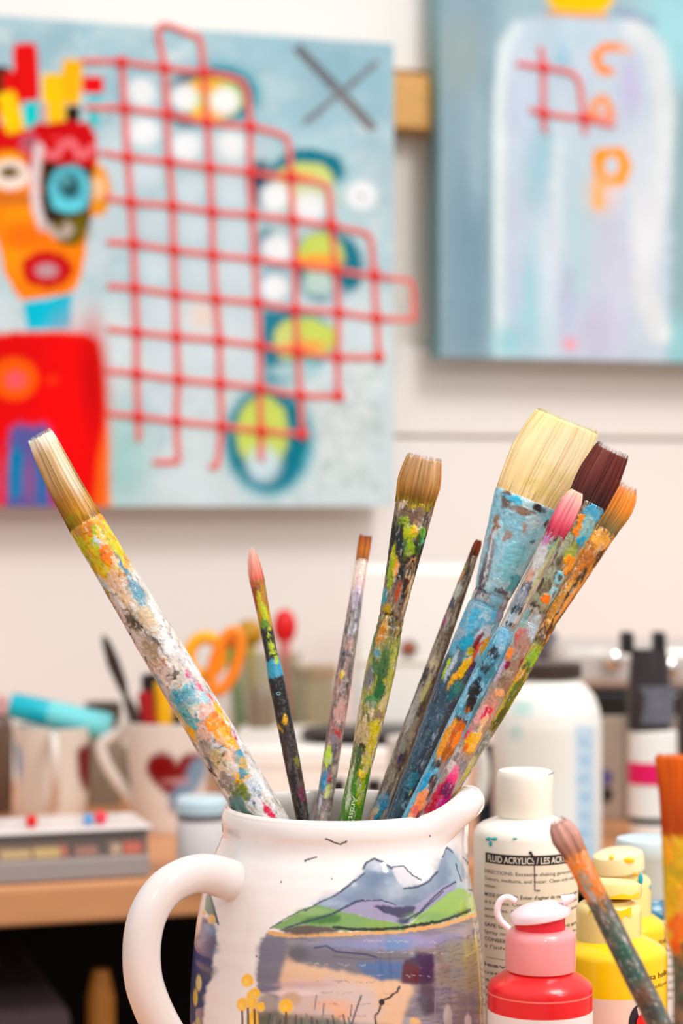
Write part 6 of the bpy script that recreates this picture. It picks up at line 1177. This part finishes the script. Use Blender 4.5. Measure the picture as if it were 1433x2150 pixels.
def fliptop(parent, uc, d, v_bot, v_top, hw, m, m2, lid_prof, tilt=(0, 0, 1), loc=None, seg=72, seam=True):
    x = (uc-CX)*d/F; rc = px(hw, d); zb, zt = zrow(v_bot, d), zrow(v_top, d); h = zt-zb
    mb = MB(); mb.rev([(rc*.93, zb), (rc*.99, zb+h*.03), (rc, zb+h*.10), (rc, zb+h*.72), (rc*.985, zb+h*.80), (rc*.94, zb+h*.87), (rc*.86, zb+h*.92), (rc*.74, zb+h*.95), (rc*.70, zb+h*.955), (rc*.69, zt)], (x, d, 0), seg); mb.build('cap', m, parent)
    lx, ly, lz = loc or (x, d, zt+.0004)
    mb = MB(); mb.rev([(px(a, d), px(b, d)) for a, b in lid_prof], (lx, ly, lz), seg, axis=tilt); mb.build('lid', m2, parent)
    return x, rc, zt

# red bottle with pink flip cap, in front
d, uc, hw = .745, 1133, 110; r = px(hw, d); x = (uc-CX)*d/F
t = thing('paint_bottle', 'red paint bottle with an open pink flip-top cap', 'paint bottle', (x, d, 0), 'squeeze bottles of paint')
zs = zrow(2062, d); zl = zr(2143, d, hw)
M_REDP = mat('red_bottle', (236, 14, 20), rough=.3, coat=.35, sss=.05); M_PINKP = mat('pink_cap', (253, 156, 158), rough=.28, coat=.4, sss=.25); M_PALE = mat('pale_pink_cap', (250, 222, 228), rough=.3, coat=.3, sss=.3)
mb = MB(); mb.rev([(r*.92, 0), (r, .003), (r, zs-.0020), (r*.985, zs-.0008), (r*.95, zs+.0002), (r*.84, zs+.0018), (r*.70, zs+.0036), (r*.60, zs+.0046), (r*.55, zs+.0060)], (x, d, 0), 120); mb.build('body', M_REDP, t)
mb = MB(); mb.rev([(r*1.001, zs-.0034), (r*1.006, zs-.0031), (r*1.001, zs-.0028)], (x, d, 0), 120, cap0=False, cap1=False); mb.build('seam_ring', mat('red_seam_highlight', (255, 120, 110), rough=.3), t)  # raised seam; the paler red puts its highlight into the colour
band(uc, d, 2143, 2600, hw, -88, 88, mat('white_label', (244, 232, 228), rough=.45), t, 'label')
lx = (1124-CX)*d/F
fliptop(t, 1134, d, 2036, 1944, 74, M_PINKP, M_PALE, [(56, 0), (61, .6), (63.5, 3), (64, 13), (62.5, 18), (56, 24), (40, 31), (20, 34.5), (2, 35)], tilt=(-.17, .03, 1), loc=((1135-CX)*d/F, d-.001, zrow(1928, d)))
mb = MB(); mb.rev([(px(53, d), -.001), (px(52, d), .0046)], (x, d, zrow(1945, d)), 60); mb.build('nozzle_ring', mat('deep_red', (238, 40, 60), rough=.3), t)
mb = MB(); q = lambda u, v: P(u, v, d-.006); mb.tube(smooth_path([q(1082, 1892), q(1064, 1884), q(1049, 1892), q(1043, 1912), q(1050, 1932), q(1068, 1950)], 24), .0012, 12, ry=.0016); mb.build('hinge_loop', M_PALE, t)
mb = MB(); mb.tube([P(1180, 1892, d-.004), P(1197, 1887, d-.004), P(1206, 1880, d-.004)], [.0022, .0016, .0008], 12); mb.build('lid_tab', M_PALE, t)
settle(t)

# front yellow bottle
d, uc, hw = .82, 1287, 112; r = px(hw, d); x = (uc-CX)*d/F
t = thing('paint_bottle', 'front yellow paint bottle with a cream flip cap smeared yellow', 'paint bottle', (x, d, 0), 'squeeze bottles of paint')
M_YEL = mat('yellow_bottle', (252, 206, 0), rough=.3, coat=.35, sss=.05); M_CRY = mat('cream_yellow_cap', (252, 228, 150), rough=.3, coat=.3, sss=.3); M_YP = mat('wet_yellow', (255, 216, 0), rough=.25, coat=.4)
zs = zrow(1990, d)
mb = MB(); mb.rev([(r*.92, 0), (r, .003), (r, zs-.0022), (r*.985, zs-.0008), (r*.95, zs+.0004), (r*.84, zs+.0020), (r*.70, zs+.0036), (r*.60, zs+.0046), (r*.55, zs+.0055)], (x, d, 0), 120); mb.build('body', M_YEL, t)
band(uc, d, 2100, 2600, hw, -80, 32, mat('blush_label', (246, 214, 196), rough=.45), t, 'label')
cyl_text([('esa helle', 1338, 1392, 2062, 12, .012), ('Yellow', 1346, 1392, 2082, 8, 0)], uc, d, hw, mat('brown_ink', (110, 80, 20), rough=.6), t)
cyl_text([('8 fl oz', 1196, 1220, 2112, 7, 0), ('240 mL', 1198, 1222, 2126, 7, 0), ('Net', 1200, 1216, 2140, 7, 0)], uc, d, hw, M_GINK, t, name='small_print')
mb = MB()
def ony(u, v, up=.0003): 
    w_ = (u-uc)*d/F; y = d-math.sqrt(max(r*r-w_*w_, 0)); return (x+w_, y-up, ZC-(v-CY)*y/F)
for rr_, cc_, nm, up in ((.0080, (34, 26, 44), 'round_emblem', .0003), (.0038, (226, 20, 20), 'red_drop', .0007)):
    V = [ony(1334+rr_*F/d*.72*math.cos(2*math.pi*k/36), 2148+rr_*F/d*math.sin(2*math.pi*k/36), up) for k in range(36)]; mb = MB(); mb.add(V, [list(range(36))]); mb.build(nm, mat(nm, cc_, rough=.5), t, smooth=False)
fliptop(t, 1277, d, 1978, 1888, 68, M_CRY, M_CRY, [(54, 0), (58, 3), (60, 18), (58, 30), (40, 38), (2, 40)], tilt=(.05, .12, 1), loc=((1286-CX)*d/F, d, zrow(1884, d)))
rc = px(68, d); mb = MB(); cx_ = (1277-CX)*d/F
V = []; nn = 50
def oncap(a, v, R_=None): rr = (R_ or rc)+.00025; yy = d-rr*math.cos(a); return (cx_+rr*math.sin(a), yy, ZC-(v-CY)*yy/F)
th = np.linspace(-.75, .62, nn); top = [oncap(a, 1908+4*math.sin(a*7)) for a in th]; bot = [oncap(a, 1926+10*math.sin(a*5+1)+6*math.sin(a*13)) for a in th]
mb.add(top+bot, grid_faces(2, nn, False).tolist()); mb.build('paint_smear', M_YP, t)
mb = MB(); rl = px(60, d); lx = (1286-CX)*d/F; V = []
th = np.linspace(-.9, .9, 40); V = [(lx+(rl+.0006)*math.sin(a), d-(rl+.0006)*math.cos(a), zrow(1876, d)) for a in th]+[(lx+(rl+.0006)*math.sin(a), d-(rl+.0006)*math.cos(a), zrow(1868, d)+.0004*math.sin(a*9)) for a in th]
mb.add(V, grid_faces(2, 40, False).tolist()); mb.build('lid_smear', M_YP, t)
settle(t)

# rear yellow bottle
d, uc, hw = .900, 1308, 90; r = px(hw, d); x = (uc-CX)*d/F
t = thing('paint_bottle', 'rear yellow paint bottle, its taller cream cap dotted yellow and turquoise', 'paint bottle', (x, d, 0), 'squeeze bottles of paint')
zs = zrow(1938, d)
mb = MB(); mb.rev([(r*.92, 0), (r, .003), (r, zs-.0022), (r*.985, zs-.0008), (r*.95, zs+.0004), (r*.84, zs+.0020), (r*.70, zs+.0036), (r*.62, zs+.0046)], (x, d, 0), 120); mb.build('body', M_YEL, t)
cyl_text([('Cadmium', 1352, 1396, 1990, 12, .01), ('Yellow de', 1364, 1396, 2010, 8, 0)], uc, d, hw, mat('brown_ink'), t)
fliptop(t, 1308, d, 1926, 1832, 58, M_CRY, mat('cream_lid', (253, 236, 184), rough=.3, coat=.3, sss=.3), [(50, 0), (53, 2), (54, 26), (52, 36), (36, 44), (2, 46)], tilt=(-.12, -.06, 1), loc=((1300-CX)*d/F, d, zrow(1828, d)))
def dab(u, v, rx_, rz_, uc_, d_, hw_, m, nm, par):
    w_ = (u-uc_)*d_/F; rr = px(hw_, d_); y = d_-math.sqrt(max(rr*rr-w_*w_, 0)); mb = MB(); mb.ball(((uc_-CX)*d_/F+w_, y, ZC-(v-CY)*y/F), rx_, .0008, rz_, 16); return mb.build(nm, m, par)
M_TQ = mat('turquoise_dot', (40, 176, 200), rough=.3)
dab(1277, 1800, .0012, .0011, 1300, d, 54, M_YP, 'paint_dab', t); dab(1312, 1806, .0026, .0014, 1300, d, 54, M_YP, 'paint_dab', t); dab(1326, 1836, .0014, .0010, 1308, d, 56, mat('amber_dab', (240, 180, 50), rough=.3), 'paint_dab', t)
dab(1337, 1846, .0012, .0026, 1308, d, 57, M_TQ, 'paint_dab', t); dab(1360, 1862, .0005, .0012, 1308, d, 58, M_TQ, 'paint_dab', t)
settle(t)

# blue bottle behind
d, uc, hw = .940, 1356, 84; r = px(hw, d); x = (uc-CX)*d/F
t = thing('paint_bottle', 'teal blue paint bottle with a grey-blue cap behind the yellow ones', 'paint bottle', (x, d, 0), 'squeeze bottles of paint')
zs = zrow(1900, d)
mb = MB(); mb.rev([(r*.92, 0), (r, .003), (r, zs-.0022), (r*.985, zs-.0008), (r*.92, zs+.0012), (r*.80, zs+.0030), (r*.72, zs+.0046)], (x, d, 0), 96); mb.build('body', mat('teal_bottle', (10, 110, 140), rough=.3, coat=.35), t)
mb = MB(); rc = px(62, d); mb.rev([(rc*.97, zrow(1880, d)), (rc, zrow(1876, d)), (rc, zrow(1800, d)), (rc*1.03, zrow(1797, d)), (rc*1.03, zrow(1766, d)), (rc*.99, zrow(1760, d)), (rc*.8, zrow(1757, d))], (x, d, 0), 72); mb.build('cap', mat('grey_blue_cap', (204, 220, 226), rough=.35, sss=.15), t)
band(uc, d, 1932, 2300, hw, -60, 60, mat('grey_label_paper', (214, 212, 212), rough=.5), t, 'label')
rows_ = [('Le fabricant', 1948), ('ne teinte pas', 1965), ('Ne pas avaler. Tenir', 1982), ('hors de portée des enfants', 1999), ('SÉCURITÉ: Pour tous les', 2016), ('Plus de renseignements', 2033), ('NOTICE: Avoid contact', 2050), ('with eyes and skin use', 2067), ('SÉCURITÉ: Éviter le contact', 2084), ('édition de surface', 2101)]
cyl_text([(a, 1330, 1436, v, 8, .014 if a.isupper() or a[:2].isupper() else 0) for a, v in rows_], uc, d, hw, M_GINK, t)
cyl_text([('ne présente', 1398, 1436, 2140, 8, .01), ('pas de risque', 1398, 1436, 2158, 8, .01)], uc, d, hw, mat('teal_ink', (20, 130, 150), rough=.5), t, name='teal_lettering')
settle(t)
